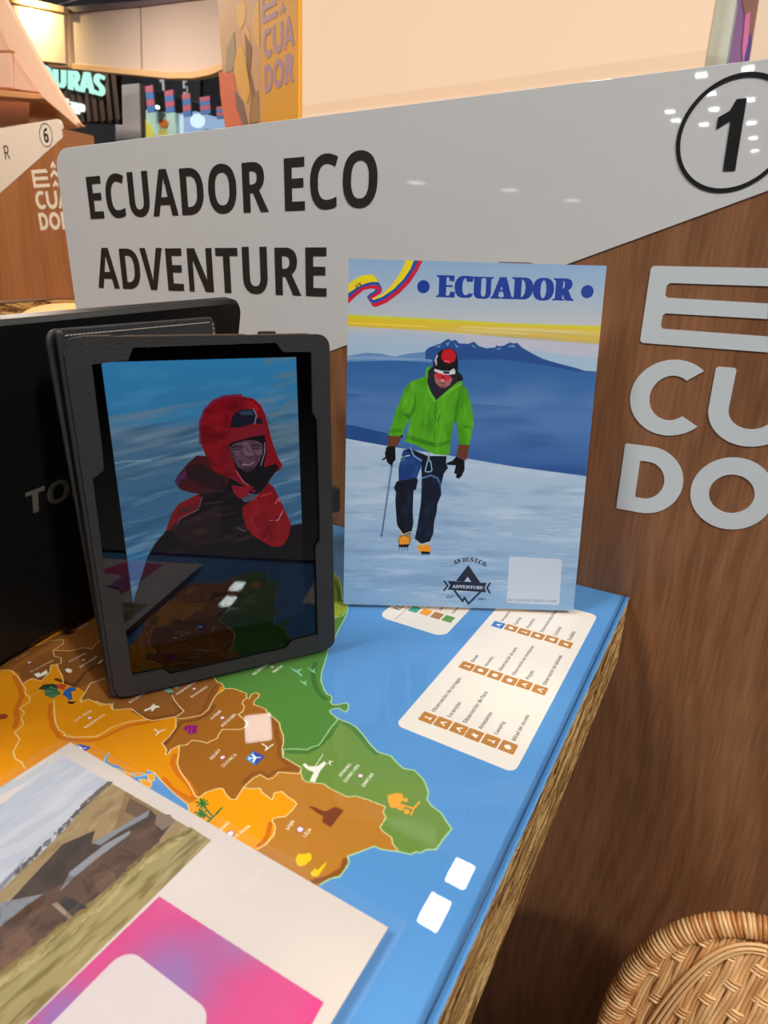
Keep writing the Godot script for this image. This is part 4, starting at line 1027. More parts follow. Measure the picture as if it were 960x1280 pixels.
	# cream fascia of the stand behind: side wall, two panels, bottom edging
	var cream := mat(Color(0.931, 0.851, 0.802), 0.8)
	var f := thing("stand_fascia", "cream fabric fascia with a curved lower edge above the dark stands", "fascia")
	obj("panel", solid(flat([-6955, 2935, -5822, 2830, -5886, 2278, -7010, 2468], 0.001), -4.65, -4.6, 0.004), cream, f)
	obj("panel", solid(flat([-5800, 2826, -4612, 2738, -4611, 2242, -4753, 2210, -4939, 2181, -5172, 2182, -5500, 2213, -5863, 2276], 0.001), -4.65, -4.6, 0.004), cream, f)
	obj("edging", solid(flat([-7334, 2532, -6981, 2467, -5839, 2275, -5478, 2212, -5151, 2181, -4920, 2180, -4734, 2209, -4592, 2241, -4596, 2186, -4738, 2152, -4925, 2123, -5158, 2123, -5485, 2159, -5847, 2221, -6993, 2417, -7349, 2474], 0.001), -4.66, -4.58, 0.004), mat(Color(0.969, 0.802, 0.602), 0.7), f)
	obj("corner_post", solid(flat([-6990, 2945, -6889, 2916, -6949, 2424, -7057, 2437], 0.001), -4.66, -4.57, 0.004), mat(Color(0.969, 0.834, 0.642), 0.7), f)
	obj("top_rail", solid(flat([-6972, 2907, -5724, 2786, -4494, 2685, -4491, 2720, -5718, 2830, -6959, 2961], 0.001), -4.66, -4.57, 0.004), mat(Color(0.555, 0.482, 0.509), 0.6), f)
	obj("side_wall", solid(flat([-6917, 2900, -6996, 2454, -9127, 2842, -8898, 3427, -8004, 3165], 0.001), -4.62, -4.55, 0.004), cream, f)
	obj("side_rail", solid(flat([-6863, 2938, -6876, 2884, -7952, 3162, -8843, 3416, -8818, 3480, -7932, 3224], 0.001), -4.62, -4.52, 0.004), mat(Color(0.926, 0.763, 0.608), 0.6), f)
	var spot := Vector3(-7.37526, 2.88105, -4.28000)
	var sp := thing("spot_lamp", "small warm spotlight washing the cream side wall at the upper left", "lamp", pos(spot.x - 0.05, spot.y + 0.38, spot.z + 0.1))
	obj("can", solid(rounded(-0.04, -0.04, 0.04, 0.04, 0.02), 0.0, 0.12, 0.005), mat(Color(0.15, 0.15, 0.15), 0.5), sp)
	obj("stem", box(Vector3(0.02, 7.25 - spot.y - 0.38, 0.02)), mat(Color(0.15, 0.15, 0.15), 0.5), sp, pos(0, (7.25 - spot.y - 0.38) / 2, 0.06))
	obj("bulb", solid(rounded(-0.025, -0.025, 0.025, 0.025, 0.02), -0.012, 0.0), glow(Color(1, 0.9, 0.65), 10.0), sp)
	var sl2 := SpotLight3D.new()
	sl2.name = "spot_light"
	sl2.light_energy = 3.0
	sl2.light_color = Color(1, 0.88, 0.6)
	sl2.light_size = 0.03
	sl2.spot_angle = 58
	sl2.spot_range = 30
	sl2.spot_attenuation = 2.0
	sl2.shadow_enabled = true
	add_child(sl2)
	sl2.look_at_from_position(sp.position + Vector3(0, -0.02, -0.02), spot + Vector3(0, 0, -0.3))

	# roof trusses over the fascia
	for k in 2:
		var tr := thing("roof_truss", ["grey roof truss crossing above the left end of the cream fascia", "grey roof truss above the middle of the cream fascia"][k], "truss", pos(-7.0 + k * 1.6, 4.0408 + 0.05 * k, -6.6 - 0.5 * k))
		var steel := mat(Color(0.35, 0.33, 0.35), 0.5, 0.4)
		var st := start()
		for e in [[0, 0], [0.3, 0], [0, 0.3], [0.3, 0.3]]:
			tube(st, PackedVector3Array([Vector3(-3, e[0], e[1]), Vector3(5, e[0], e[1])]), 0.025)
		obj("chord", done(st), steel, tr)
		st = start()
		for i in 26:
			for z in [0.0, 0.3]:
				tube(st, PackedVector3Array([Vector3(-3 + i * 0.3, 0.3 * (i % 2), z), Vector3(-2.7 + i * 0.3, 0.3 * ((i + 1) % 2), z)]), 0.014, 5)
		obj("bracing", done(st), steel, tr)
		obj("hanger", box(Vector3(0.03, 3.0, 0.03)), steel, tr, pos(0.5, 1.75, 0.15))

	# gabled roof of the neighbour's booth
	var peach := mat(Color(0.969, 0.834, 0.738), 0.75)
	var roof := thing("booth_roof", "peach gabled booth roof with wooden soffit above divider number six", "roof")
	obj("barge_board", solid(flat([-3390, 1564, -3146, 1225, -2932, 971, -2953, 956, -3186, 1101, -3449, 1423, -3546, 1545, -3628, 1748], 0.001), -1.64, -1.62, 0.004), peach, roof)
	for q in [[-3968, 1377, -3547, 1338, -3440, 1324, -3471, 1177, -4020, 1243], [-3804, 1795, -3668, 1770, -3509, 1454, -3437, 1334, -3962, 1390], [-3421, 1319, -3253, 1134, -3465, 1173]]:
		obj("gable_panel", solid(flat(q, 0.001), -1.70, -1.66, 0.003), mat(Color(0.963, 0.802, 0.722), 0.75), roof)
	obj("tie_beam", solid(flat([-4144, 1244, -3550, 1174, -3224, 1123, -3193, 1096, -3295, 1106, -3560, 1143, -4158, 1211], 0.001), -1.74, -1.64, 0.004), mat(Color(0.879, 0.650, 0.453), 0.7), roof)
	obj("soffit", solid(flat([-3484, 1164, -3351, 1144, -3116, 1002, -3187, 1001, -3359, 1008, -3524, 1021], 0.001), -1.80, -1.75, 0.004), mat(Color(0.929, 0.707, 0.494), 0.7), roof)
	obj("inner_wall", solid(flat([-4497, 1291, -3550, 1179, -3620, 927, -4621, 994], 0.001), -1.9, -1.82, 0.004), mat(Color(0.937, 0.765, 0.658), 0.7), roof)
	obj("rear_post", box(Vector3(0.08, 3.6, 0.08)), mat(Color(0.929, 0.707, 0.494), 0.7), roof, pos(-4.6145, 1.05, -1.95))

	# neighbour's counter and the ledge next to it
	var nc := thing("neighbour_counter", "small strand board counter of the neighbouring booth above the laptop", "counter")
	obj("top", solid(flat([-3461, 147, -2662, 180, -2279, 198, -2279, 197, -2666, 167, -3472, 125], 0.001), -1.15, -0.95), mat(Color(0.651, 0.522, 0.436), 0.6), nc)
	var osb := mat(Color(0.892, 0.651, 0.307), 0.8)
	osb.albedo_texture = strand_texture(512, 128, 500, 8)
	osb.albedo_color = Color(1.0, 0.92, 0.78)
	obj("board", solid(flat([-3474, 121, -2667, 164, -2280, 195, -2314, 57, -3547, -35], 0.001), -1.15, -0.952, 0.0, Rect2(-3.2, -0.1, 0.9, 0.25)), osb, nc)
	obj("leg", box(Vector3(0.06, 0.75, 0.06)), mat(Color(0.5, 0.38, 0.22), 0.8), nc, pos(-2.6933, -0.385, -1.05))
	var seat := thing("round_stool", "rounded light wooden stool top peeking out between laptop and white divider", "stool")
	var top := SphereMesh.new()
	top.radius = 0.16
	top.height = 0.10
	obj("seat", top, mat(Color(0.969, 0.759, 0.524), 0.6), seat, Transform3D(Basis(), Vector3(-1.97335, 0.14302, -0.80000)))
	for k in 3:
		obj("leg", box(Vector3(0.03, 0.78, 0.03)), mat(Color(0.5, 0.38, 0.22), 0.8), seat, Transform3D(Basis(), Vector3(-1.97335, 0.14302, -0.80000) + Vector3(0.08 * cos(k * 2.1), -0.42, 0.08 * sin(k * 2.1))))

	# the stand with the glowing sign, far behind
	var h := thing("letter_sign", "dark slatted sign board with glowing mint country name", "sign")
	var brown := mat(Color(0.289, 0.221, 0.186), 0.8)
	obj("board", solid(flat([-11445, 3623, -9201, 3271, -9290, 2579, -11448, 2810], 0.001), -7.12, -7.06, 0.01), mat(Color(0.13, 0.10, 0.09), 0.8), h)
	for k in 13:
		var x := lerpf(-11.352, -9.2611, k / 12.0)
		obj("slat", box(Vector3(0.09, 0.73175, 0.05)), brown, h, pos(x, 3.0431 - 0.008 * (k - 6), -7.035))
	var mint := glow(Color(0.74, 1.0, 0.93), 1.0)
	var x0 := -10.727
	var x1 := -9.4637
	var word := obj("letters", lettering("HONDURAS", sans, Rect2(-1.17 * (x1 - x0), 0, 2.17 * (x1 - x0), 0.28649), 0.05), mint, h)
	word.transform = Transform3D(Basis(Vector3.BACK, 6.0704), Vector3(x0, 3.2189, -7.0))
	var sub := obj("letters", lettering("de Lago", sans, Rect2(0, 0, 0.74807, 0.19956), 0.05), glow(Color(0.95, 1.0, 0.98), 1.1), h)
	sub.transform = Transform3D(word.transform.basis, Vector3(-10.75725, 2.90021, -7.00000))
	obj("post", box(Vector3(0.15, 3.2, 0.15)), mat(Color(0.30, 0.32, 0.29), 0.8), h, pos(-9.8898, 0.6, -7.15))
	area(Vector3(x0 + 0.4, 3.1774, -6.85), Vector3(0, 0, 1), Vector2(1.6, 0.3), 0.3, Color(0.74, 1.0, 0.93))

	var col := thing("stand_column", "tall plain grey white column between the dark sign and the bright stands", "column")
	obj("shaft", solid(flat([-10462, 3447, -9851, 3416, -10029, 1764, -10764, 1795], 0.001), -8.12, -8.0, 0.01), mat(Color(0.770, 0.740, 0.730), 0.8), col)

	var far := thing("number_fascia", "dark fascia with two pale figures above the bright far stands", "fascia")
	obj("board", solid(flat([-12080, 4337, -10409, 4091, -10456, 3636, -12129, 4030], 0.001), -10.1, -10.0, 0.01), mat(Color(0.07, 0.06, 0.07), 0.8), far)
	for q in [["1", Vector3(-11.53772, 3.93941, -10.00000)], ["5", Vector3(-10.88377, 3.80222, -10.00000)]]:
		obj("number", lettering(q[0], sans, Rect2(0, 0, 0.13, 0.24), 0.02), mat(Color(0.75, 0.75, 0.75), 0.6), far, Transform3D(Basis(), q[1]))
	obj("support", box(Vector3(0.1, 4.0, 0.1)), mat(Color(0.1, 0.1, 0.1), 0.8), far, pos(-10.494, 1.2, -10.2))
	var red := mat(Color(0.797, 0.424, 0.472), 0.7)
	var blue := mat(Color(0.347, 0.510, 0.730), 0.7)
	var where := ["leftmost, largest", "second from the left", "third from the left", "fourth from the left", "rightmost, cut by the banner"]
	var i := 0
	for q in [[-11407, 3891, -11197, 3433], [-10879, 3755, -10638, 3382], [-10408, 3653, -10193, 3274], [-9951, 3554, -9688, 3268], [-9537, 3358, -9371, 3162]]:
		var v := flat(q, 0.001)
		var ht := thing("striped_sign", "blue and red striped hanging sign over the far stands, " + where[i], "sign", pos(v[0].x, v[1].y, -9.5), "striped hanging signs")
		i += 1
		var sz := Vector2(v[1].x - v[0].x, v[0].y - v[1].y)
		for k in 4:
			obj("stripe", box(Vector3(sz.x, sz.y / 4.2, 0.03)), red if k % 2 == 1 else blue, ht, pos(sz.x / 2, sz.y * (k + 0.5) / 4, 0))
		obj("cord", box(Vector3(0.01, 7.25 - v[0].y, 0.01)), mat(Color(0.1, 0.1, 0.1)), ht, pos(sz.x / 2, sz.y + (7.25 - v[0].y) / 2 - 0.01, 0))
	var ex := thing("exhibit_wall", "pale green exhibit wall with an orange blob in the far hall", "exhibit wall")
	obj("panel", solid(flat([-11809, 3595, -10936, 3458, -11089, 2032, -12042, 2072], 0.001), -9.9, -9.8, 0.01), mat(Color(0.741, 0.867, 0.789), 0.8), ex)
	obj("orange_disc", solid(flat([-11391, 3354, -11248, 3370, -11161, 3320, -11195, 3238, -11315, 3219, -11403, 3269], 0.001), -9.8, -9.77), mat(Color(0.969, 0.547, 0.227), 0.7), ex)
	obj("yellow_arch", solid(flat([-11815, 3405, -11684, 3307, -11610, 3156, -11695, 2055, -12019, 2069], 0.001), -9.8, -9.77), mat(Color(0.935, 0.886, 0.353), 0.7), ex)
	obj("yellow_mound", solid(flat([-11463, 3174, -11315, 3219, -11206, 3153, -11282, 2038, -11670, 2054], 0.001), -9.8, -9.776), mat(Color(0.964, 0.935, 0.547), 0.7), ex)
	var sc := thing("lit_screen", "bright bluish white screen wall at the far end of the hall", "screen")
	obj("face", solid(flat([-11549, 3625, -11006, 3619, -10128, 3384, -10188, 2069, -11733, 2134], 0.001), -10.5, -10.4, 0.01), glow(Color(0.651, 0.769, 0.925), 0.75), sc)
	obj("hot_spot", solid(flat([-10740, 3420, -10754, 3381, -10787, 3348, -10835, 3323, -10894, 3309, -10959, 3308, -11023, 3320, -11079, 3343, -11122, 3376, -11148, 3415, -11153, 3456, -11139, 3495, -11105, 3529, -11056, 3554, -10996, 3567, -10932, 3567, -10869, 3555, -10814, 3532, -10772, 3499, -10746, 3461], 0.001), -10.4, -10.38), glow(Color(0.86, 0.96, 1.0), 1.0), sc)
	obj("bar", solid(flat([-11518, 3591, -11352, 3576, -11523, 2124, -11697, 2131], 0.001), -10.4, -10.38), glow(Color(0.84, 0.9, 0.95), 0.9), sc)
	obj("stand", box(Vector3(0.3, 4.0, 0.1)), mat(Color(0.1, 0.1, 0.1), 0.8), sc, pos(-11.007, 1.24 - 0.0, -10.55))
	area(Vector3(-10.79281, 3.22342, -10.30000), Vector3(0, 0, 1), Vector2(0.9, 0.8), 0.8, Color(0.8, 0.9, 1.0))
	for q in [[Vector3(-11.20475, 3.53146, -9.60000), "left small white spot over the pale green exhibit wall"], [Vector3(-10.87264, 3.44521, -9.60000), "right small white spot beside the pale green exhibit wall"]]:
		var sm := thing("spot_lamp", q[1], "lamp", Transform3D(Basis(), q[0]))
		obj("bulb", solid(rounded(-0.035, -0.03, 0.035, 0.03, 0.02), 0.0, 0.05), glow(Color(0.9, 0.95, 1.0), 2.0), sm)
		obj("stem", box(Vector3(0.012, 7.25 - q[0].y, 0.012)), mat(Color(0.1, 0.1, 0.1)), sm, pos(0, (7.25 - q[0].y) / 2, 0.02))


func laptop() -> void:
	var lid_e := Vector3(-0.13495, 0.04225, -0.98995)
	var lid_v := Vector3(0.21056, 0.97749, 0.01301)
	var lid_n := lid_e.cross(lid_v)
	var t := thing("laptop", "open black laptop seen from behind, half hidden by the tablet", "laptop", pos(-0.3726, 0.0, 0.39))
	var gloss := mat(Color(0.07, 0.07, 0.072), 0.38, 0.0, 0.35)
	var fine := Image.create(8, 256, false, Image.FORMAT_L8)
	for y in 256:
		fine.fill_rect(Rect2i(0, y, 8, 1), Color.from_hsv(0, 0, 0.5 + 0.5 * sin(y * TAU / 3.0)))
	gloss.heightmap_enabled = true
	gloss.heightmap_texture = ImageTexture.create_from_image(fine)
	gloss.heightmap_scale = 0.004
	var basis := Basis(lid_e, lid_v, lid_n)
	var lid := obj("lid", solid(rounded(-0.110, 0.006, 0.266, 0.2535, 0.014), -0.014, 0.0, 0.003, Rect2(-0.11, 0, 0.38, 0.257)), gloss, t, Transform3D(basis, Vector3.ZERO))
	obj("logo", lettering("TOSHIBA", sans, Rect2(0.0285, 0.1190, 0.124, 0.0185), 0.0004), mat(Color(0.36, 0.35, 0.33), 0.5, 0.0), lid)
	obj("screen", solid(rounded(-0.095, 0.022, 0.251, 0.242, 0.004), -0.0152, -0.0138), mat(Color(0.01, 0.01, 0.012), 0.15), lid)
	obj("hinge", box(Vector3(0.30, 0.012, 0.012)), mat(Color(0.03, 0.03, 0.03), 0.4), t, Transform3D(Basis(lid_e, lid_v, lid_n), lid_e * 0.078 + lid_v * 0.010 - lid_n * 0.010))
	var base := obj("base", solid(rounded(-0.110, 0.0, 0.266, 0.25, 0.012), 0.001, 0.020, 0.003), mat(Color(0.03, 0.03, 0.032), 0.4), t, Transform3D(Basis(lid_e, Vector3.UP.cross(lid_e), Vector3.UP), Vector3(-0.014, 0, 0)))
	var ahead := Vector3(lid_e.x, 0, lid_e.z).normalized()
	base.transform = Transform3D(Basis(ahead, Vector3.UP.cross(ahead), Vector3.UP), Vector3(-0.006, 0, 0))
	obj("keyboard", box(Vector3(0.31, 0.10, 0.002)), mat(Color(0.02, 0.02, 0.02), 0.6), base, pos(0.078, 0.09, 0.0205))


func tablet() -> void:
	var u := Vector3(0.56016, 0.00425, -0.82838)
	var v := Vector3(-0.02749, 0.99953, -0.01346)
	var n := u.cross(v)
	var b := Basis(u, v, n)
	var t := thing("tablet", "tablet in a black leather folio case showing a climber in a red hood", "tablet", Transform3D(b, Vector3(-0.27369, 0.00000, 0.36805)))
	var skin := mat(Color(0.16, 0.16, 0.165), 0.55, 0.0, 0.4)
	skin.normal_enabled = true
	skin.normal_texture = grain(4, 0.09, 4.0)
	skin.normal_scale = 0.5
	skin.uv1_triplanar = true
	skin.uv1_scale = Vector3(30, 30, 30)
	var outer := rounded(0.0, 0.0005, 0.1622, 0.2417, 0.0085, 6)
	var inner := flat([120, 155, 122, 765, 115, 804, 40, 845, 46, 1000, 52, 1300, 55, 1578, 124, 1625, 131, 1760, 137, 2261, 337, 2280, 373, 2352, 1248, 2366, 1296, 2306, 1490, 2302, 1487, 1892, 1518, 1840, 1520, 1515, 1519, 939, 1484, 891, 1482, 147, 1278, 141, 1216, 85, 373, 91, 333, 143], 0.0001)
	# frame of the case: ring between the outline and the stepped opening, cut into two halves
	var st := start(false)
	var holes := Geometry2D.clip_polygons(outer, PackedVector2Array([Vector2(-1, -1), Vector2(0.08, -1), Vector2(0.08, 1), Vector2(-1, 1)]))
	var right_half := Geometry2D.clip_polygons(holes[0], inner)
	holes = Geometry2D.clip_polygons(outer, PackedVector2Array([Vector2(0.08, -1), Vector2(1, -1), Vector2(1, 1), Vector2(0.08, 1)]))
	var left_half := Geometry2D.clip_polygons(holes[0], inner)
	for part in right_half + left_half:
		extrude(part, -0.0035, 0.0012, 0.0, Rect2(0, 0, 1, 1), st)
	obj("case_frame", done(st), skin, t)
	var back := solid(rounded(0.0008, 0.0012, 0.1614, 0.2409, 0.008, 6), -0.0115, -0.0036, 0.001)
	obj("case_back", back, skin, t)
	var glass := mat(Color(0.006, 0.006, 0.007), 0.015, 0.0, 0.5)
	obj("glass", solid(rounded(0.003, 0.006, 0.156, 0.2375, 0.004), -0.0034, -0.0014), glass, t)
	var p := Painter.new(190, 350, 1200, 1920, 0.5, true, Color(0.03, 0.03, 0.04))
	p.grad(Color(0.165, 0.431, 0.604), Color(0.180, 0.384, 0.533), [90, 2377, 1557, 2353, 1662, 1626, 91, 1716], [758, 2269, 743, 1787])
	p.grad(Color(0.243, 0.361, 0.463), Color(0.157, 0.322, 0.455), [23, 1869, 1665, 1829, 1709, 334, -36, 711], [720, 1815, 705, 980])
	p.mottle(Color(0.361, 0.439, 0.510), [32, 1941, 1551, 2086, 1658, 1388, 72, 1566], 0.1, 1, 3, -0.25, 0.45, 0.75, 0.12)
	p.mottle(Color(0.157, 0.275, 0.384), [26, 1893, 1546, 1893, 1709, 334, -36, 711], 0.1, 1.1, 5, -0.1, 0.6, 0.6, 0.16)
	p.mottle(Color(0.478, 0.573, 0.635), [26, 1893, 1546, 1893, 1709, 334, -36, 711], 0.12, 1.2, 8, 0.12, 0.6, 0.5, 0.16)
	p.mottle(Color(0.235, 0.361, 0.463), [26, 1893, 1546, 1893, 1709, 334, -36, 711], 0.2, 1.6, 11, 0, 0.6, 0.35, 0.16)
	p.mottle(Color(0.329, 0.416, 0.471), [1169, 2309, 1556, 2300, 1540, 1637, 1191, 1668], 0.25, 0.9, 13, -0.2, 0.4, 0.7, 0.25)
	p.mottle(Color(0.235, 0.486, 0.627), [90, 2377, 1557, 2353, 1544, 1809, 116, 1911], 0.12, 0.5, 17, 0, 0.6, 0.5, 0.1)
	p.line(Color(0.518, 0.596, 0.651, 0.50), 10, [95, 1648, 254, 1663, 405, 1656])
	p.fill(Color(0.047, 0.039, 0.063), [315, 1007, 369, 1089, 446, 1168, 492, 1277, 545, 1346, 679, 1393, 719, 1452, 857, 1506, 1000, 1419, 1180, 1398, 1250, 1171, 1301, 1080, 1377, 1083, 1440, 1059, 1413, 185, 1624, -690, -141, -126])
	p.fill(Color(0.227, 0.055, 0.078), [533, 1498, 563, 1545, 627, 1612, 689, 1661, 747, 1649, 780, 1584, 892, 1483, 850, 1411, 714, 1389, 633, 1411, 565, 1442])
	p.fill(Color(0.110, 0.055, 0.071), [619, 1588, 696, 1605, 867, 1486, 848, 1385, 707, 1453, 618, 1514])
	p.fill(Color(0.235, 0.157, 0.376, 0.70), [534, 1501, 574, 1543, 619, 1588, 601, 1516, 557, 1483, 544, 1466])
	p.fill(Color(0.376, 0.063, 0.086), [545, 1346, 679, 1399, 699, 1352, 657, 1280, 534, 1233, 482, 1175, 446, 1168, 499, 1289])
	p.line(Color(0.353, 0.290, 0.329), 5, [701, 1377, 670, 1291, 547, 1244, 492, 1161])
	p.line(Color(0.157, 0.102, 0.118), 12, [709, 1325, 831, 1322])
	p.line(Color(0.141, 0.094, 0.110), 12, [691, 1249, 813, 1245])
	p.line(Color(0.133, 0.094, 0.110), 12, [715, 1401, 849, 1398])
	p.fill(Color(0.141, 0.086, 0.094, 0.60), [481, 1163, 533, 1220, 655, 1254, 818, 1311, 798, 1047, 531, 1063])
	p.fill(Color(0.424, 0.047, 0.086), [731, 1887, 759, 1950, 816, 2006, 894, 2031, 1001, 2031, 1085, 2009, 1132, 1964, 1160, 1894, 1180, 1799, 1201, 1696, 1235, 1590, 1265, 1534, 1244, 1504, 1204, 1488, 1155, 1427, 1101, 1387, 1048, 1361, 999, 1406, 928, 1466, 857, 1506, 792, 1542, 742, 1662, 727, 1725, 723, 1822])
	p.fill(Color(0.329, 0.039, 0.078, 0.50), [907, 1965, 914, 1807, 892, 1661, 932, 1530, 1000, 1419, 928, 1464, 856, 1503, 838, 1591, 866, 1811])
	p.fill(Color(0.588, 0.102, 0.133, 0.60), [964, 2003, 1072, 1997, 1130, 1927, 1080, 1918, 985, 1960])
	p.line(Color(0.376, 0.118, 0.235), 16, [719, 1738, 728, 1881, 766, 1956, 822, 2008, 894, 2034, 1002, 2036])
	p.line(Color(0.329, 0.039, 0.078), 8, [746, 1784, 876, 1773])
	p.line(Color(0.329, 0.039, 0.078), 8, [749, 1674, 857, 1676])
	p.fill(Color(0.047, 0.039, 0.055), [898, 1710, 946, 1743, 1071, 1758, 1149, 1758, 1156, 1636, 1128, 1535, 1214, 1553, 1239, 1524, 1155, 1427, 1075, 1386, 1001, 1432, 944, 1529, 914, 1633])
	p.fill(Color(0.078, 0.071, 0.133), [918, 1829, 939, 1903, 971, 1931, 1008, 1943, 1079, 1942, 1094, 1899, 1086, 1850, 1038, 1835, 976, 1821])
	p.fill(Color(0.204, 0.259, 0.361, 0.70), [976, 1925, 1032, 1933, 1075, 1931, 1079, 1900, 1006, 1904])
	p.fill(Color(0.078, 0.071, 0.133), [1090, 1874, 1134, 1878, 1141, 1837, 1094, 1841])
	p.line(Color(0.431, 0.471, 0.549), 6, [1081, 1940, 1099, 1898, 1083, 1841])
	p.fill(Color(0.408, 0.078, 0.133), [901, 1786, 927, 1812, 1075, 1832, 1144, 1830, 1162, 1761, 1071, 1755, 909, 1726])
	p.fill(Color(0.290, 0.204, 0.259), [904, 1697, 945, 1721, 1020, 1734, 1082, 1729, 1128, 1700, 1130, 1639, 1099, 1577, 1058, 1530, 1006, 1516, 958, 1547, 925, 1607])
	p.fill(Color(0.384, 0.275, 0.329, 0.90), [994, 1720, 1037, 1717, 1052, 1646, 1075, 1618, 1037, 1609, 1007, 1637, 997, 1676])
	p.fill(Color(0.361, 0.251, 0.306, 0.80), [936, 1682, 979, 1684, 989, 1639, 939, 1631])
	p.fill(Color(0.376, 0.267, 0.322, 0.80), [1079, 1681, 1124, 1684, 1120, 1627, 1082, 1630])
	p.line(Color(0.094, 0.071, 0.102), 9, [928, 1692, 962, 1698, 986, 1687])
	p.line(Color(0.094, 0.071, 0.102), 9, [1054, 1690, 1086, 1696, 1117, 1686])
	p.line(Color(0.086, 0.063, 0.086), 7, [936, 1677, 979, 1675])
	p.line(Color(0.086, 0.063, 0.086), 7, [1063, 1673, 1106, 1674])
	p.line(Color(0.173, 0.110, 0.149), 8, [1015, 1624, 1037, 1609, 1063, 1619])
	p.line(Color(0.157, 0.086, 0.118), 11, [972, 1575, 1028, 1559, 1080, 1586])
	p.line(Color(0.588, 0.510, 0.549), 7, [985, 1571, 1028, 1560, 1071, 1580])
	p.fill(Color(0.157, 0.102, 0.133, 0.80), [958, 1553, 1020, 1540, 1072, 1554, 1044, 1512, 993, 1511])
	p.line(Color(0.471, 0.471, 0.510), 5, [1144, 1708, 1143, 1637, 1110, 1550])
	p.line(Color(0.588, 0.353, 0.392), 5, [938, 1529, 977, 1454, 1019, 1417])
	p.fill(Color(0.431, 0.047, 0.086), [965, 1265, 1086, 1356, 1155, 1421, 1195, 1383, 1253, 1240, 1308, 1093, 1286, 997, 1239, 933, 1158, 939, 1030, 1044, 982, 1114, 962, 1211])
	p.fill(Color(0.376, 0.031, 0.071, 0.60), [1069, 1278, 1143, 1186, 1160, 989, 1081, 1015, 1008, 1123])
	p.line(Color(0.745, 0.471, 0.510), 5, [1154, 1143, 1214, 1135, 1251, 1199])
	p.line(Color(0.706, 0.431, 0.471), 5, [1200, 1261, 1222, 1299, 1234, 1270])
	p.line(Color(0.667, 0.235, 0.275), 6, [1098, 1328, 1177, 1345])
	p.fill(Color(0.275, 0.314, 0.392, 0.80), [940, 1361, 1010, 1365, 1086, 1343, 1045, 1308, 980, 1300])
	p.fill(Color(0.431, 0.063, 0.118), [901, 1431, 1025, 1403, 1008, 1339, 944, 1334, 909, 1377])
	p.fill(Color(0.063, 0.047, 0.063), [1076, 1410, 1170, 1452, 1155, 1421, 1099, 1354, 1037, 1388])
	p.mottle(Color(0.275, 0.024, 0.055), [731, 1887, 759, 1950, 816, 2006, 894, 2031, 1001, 2031, 1085, 2009, 1132, 1964, 1082, 1954, 946, 1926, 915, 1819, 896, 1685, 929, 1479, 857, 1506, 792, 1542, 742, 1662, 727, 1725, 723, 1822], 0.35, 1.1, 21, -0.05, 0.6, 0.6, -0.1)
	p.mottle(Color(0.549, 0.125, 0.141), [731, 1887, 759, 1950, 816, 2006, 894, 2031, 1001, 2031, 1085, 2009, 1132, 1964, 1082, 1954, 946, 1926, 915, 1819, 896, 1685, 929, 1479, 857, 1506, 792, 1542, 742, 1662, 727, 1725, 723, 1822], 0.3, 1, 23, 0.15, 0.6, 0.4, -0.1)
	p.mottle(Color(0.275, 0.016, 0.047), [965, 1265, 1086, 1356, 1155, 1421, 1195, 1383, 1253, 1240, 1308, 1093, 1286, 997, 1239, 933, 1158, 939, 1030, 1044, 982, 1114, 962, 1211], 0.5, 0.6, 25, -0.05, 0.6, 0.6, 0.5)
	p.mottle(Color(0.573, 0.157, 0.188), [965, 1265, 1086, 1356, 1155, 1421, 1195, 1383, 1253, 1240, 1308, 1093, 1286, 997, 1239, 933, 1158, 939, 1030, 1044, 982, 1114, 962, 1211], 0.6, 0.4, 27, 0.2, 0.6, 0.35, 0.6)
	p.mottle(Color(0.180, 0.110, 0.118), [458, 1166, 554, 1320, 713, 1376, 851, 1424, 967, 1291, 982, 1114, 1054, 1006, 641, 937, 364, 1038], 0.3, 1.6, 29, 0, 0.5, 0.7, 0.1)
	p.mottle(Color(0.157, 0.078, 0.094), [561, 1520, 627, 1612, 689, 1661, 780, 1584, 852, 1436, 714, 1389, 565, 1442], 0.5, 1.6, 31, -0.1, 0.4, 0.6, 0.2)
	p.mottle(Color(0.173, 0.110, 0.157), [904, 1697, 945, 1721, 1020, 1734, 1082, 1729, 1128, 1700, 1130, 1639, 1099, 1577, 1058, 1530, 1006, 1516, 958, 1547, 925, 1607], 1.6, 1.6, 33, 0, 0.5, 0.55, 0)
	p.line(Color(0.235, 0.275, 0.329), 7, [918, 1123, 973, 1087])
	var face := mat(Color(0.006, 0.006, 0.007), 0.015, 0.0, 0.5)
	face.emission_enabled = true
	face.emission_texture = p.texture()
	face.emission = Color.BLACK
	face.emission_energy_multiplier = 1.0
	face.texture_repeat = false
	var q := start(false)
	quad(q, Vector3(0.019, 0.227, -0.0013), Vector3(0.139, 0.227, -0.0013), Vector3(0.139, 0.035, -0.0013), Vector3(0.019, 0.035, -0.0013))
	obj("display", done(q), face, t)
	var cam := start()
	obj("camera_dot", solid(arc(Vector2(0.0085, 0.100), 0.0012, 0.0012, 0, 345, 14), -0.0014, -0.0012), mat(Color(0.2, 0.2, 0.22), 0.2), t)
	obj("pen_loop", solid(rounded(0.1610, 0.1128, 0.1698, 0.1318, 0.0022), -0.0100, -0.0020, 0.0008), mat(Color(0.05, 0.05, 0.05), 0.8), t)
	obj("side_button", solid(rounded(0.1155, 0.2400, 0.1270, 0.2436, 0.001), -0.0090, -0.0050, 0.0004), mat(Color(0.06, 0.055, 0.05), 0.6), t)
	# spine and rear cover, opened like a book behind the tablet
	obj("spine", solid(rounded(-0.0030, 0.001, 0.0014, 0.2445, 0.0018), -0.0150, -0.0015, 0.001), skin, t)
	var beta := deg_to_rad(46.0)
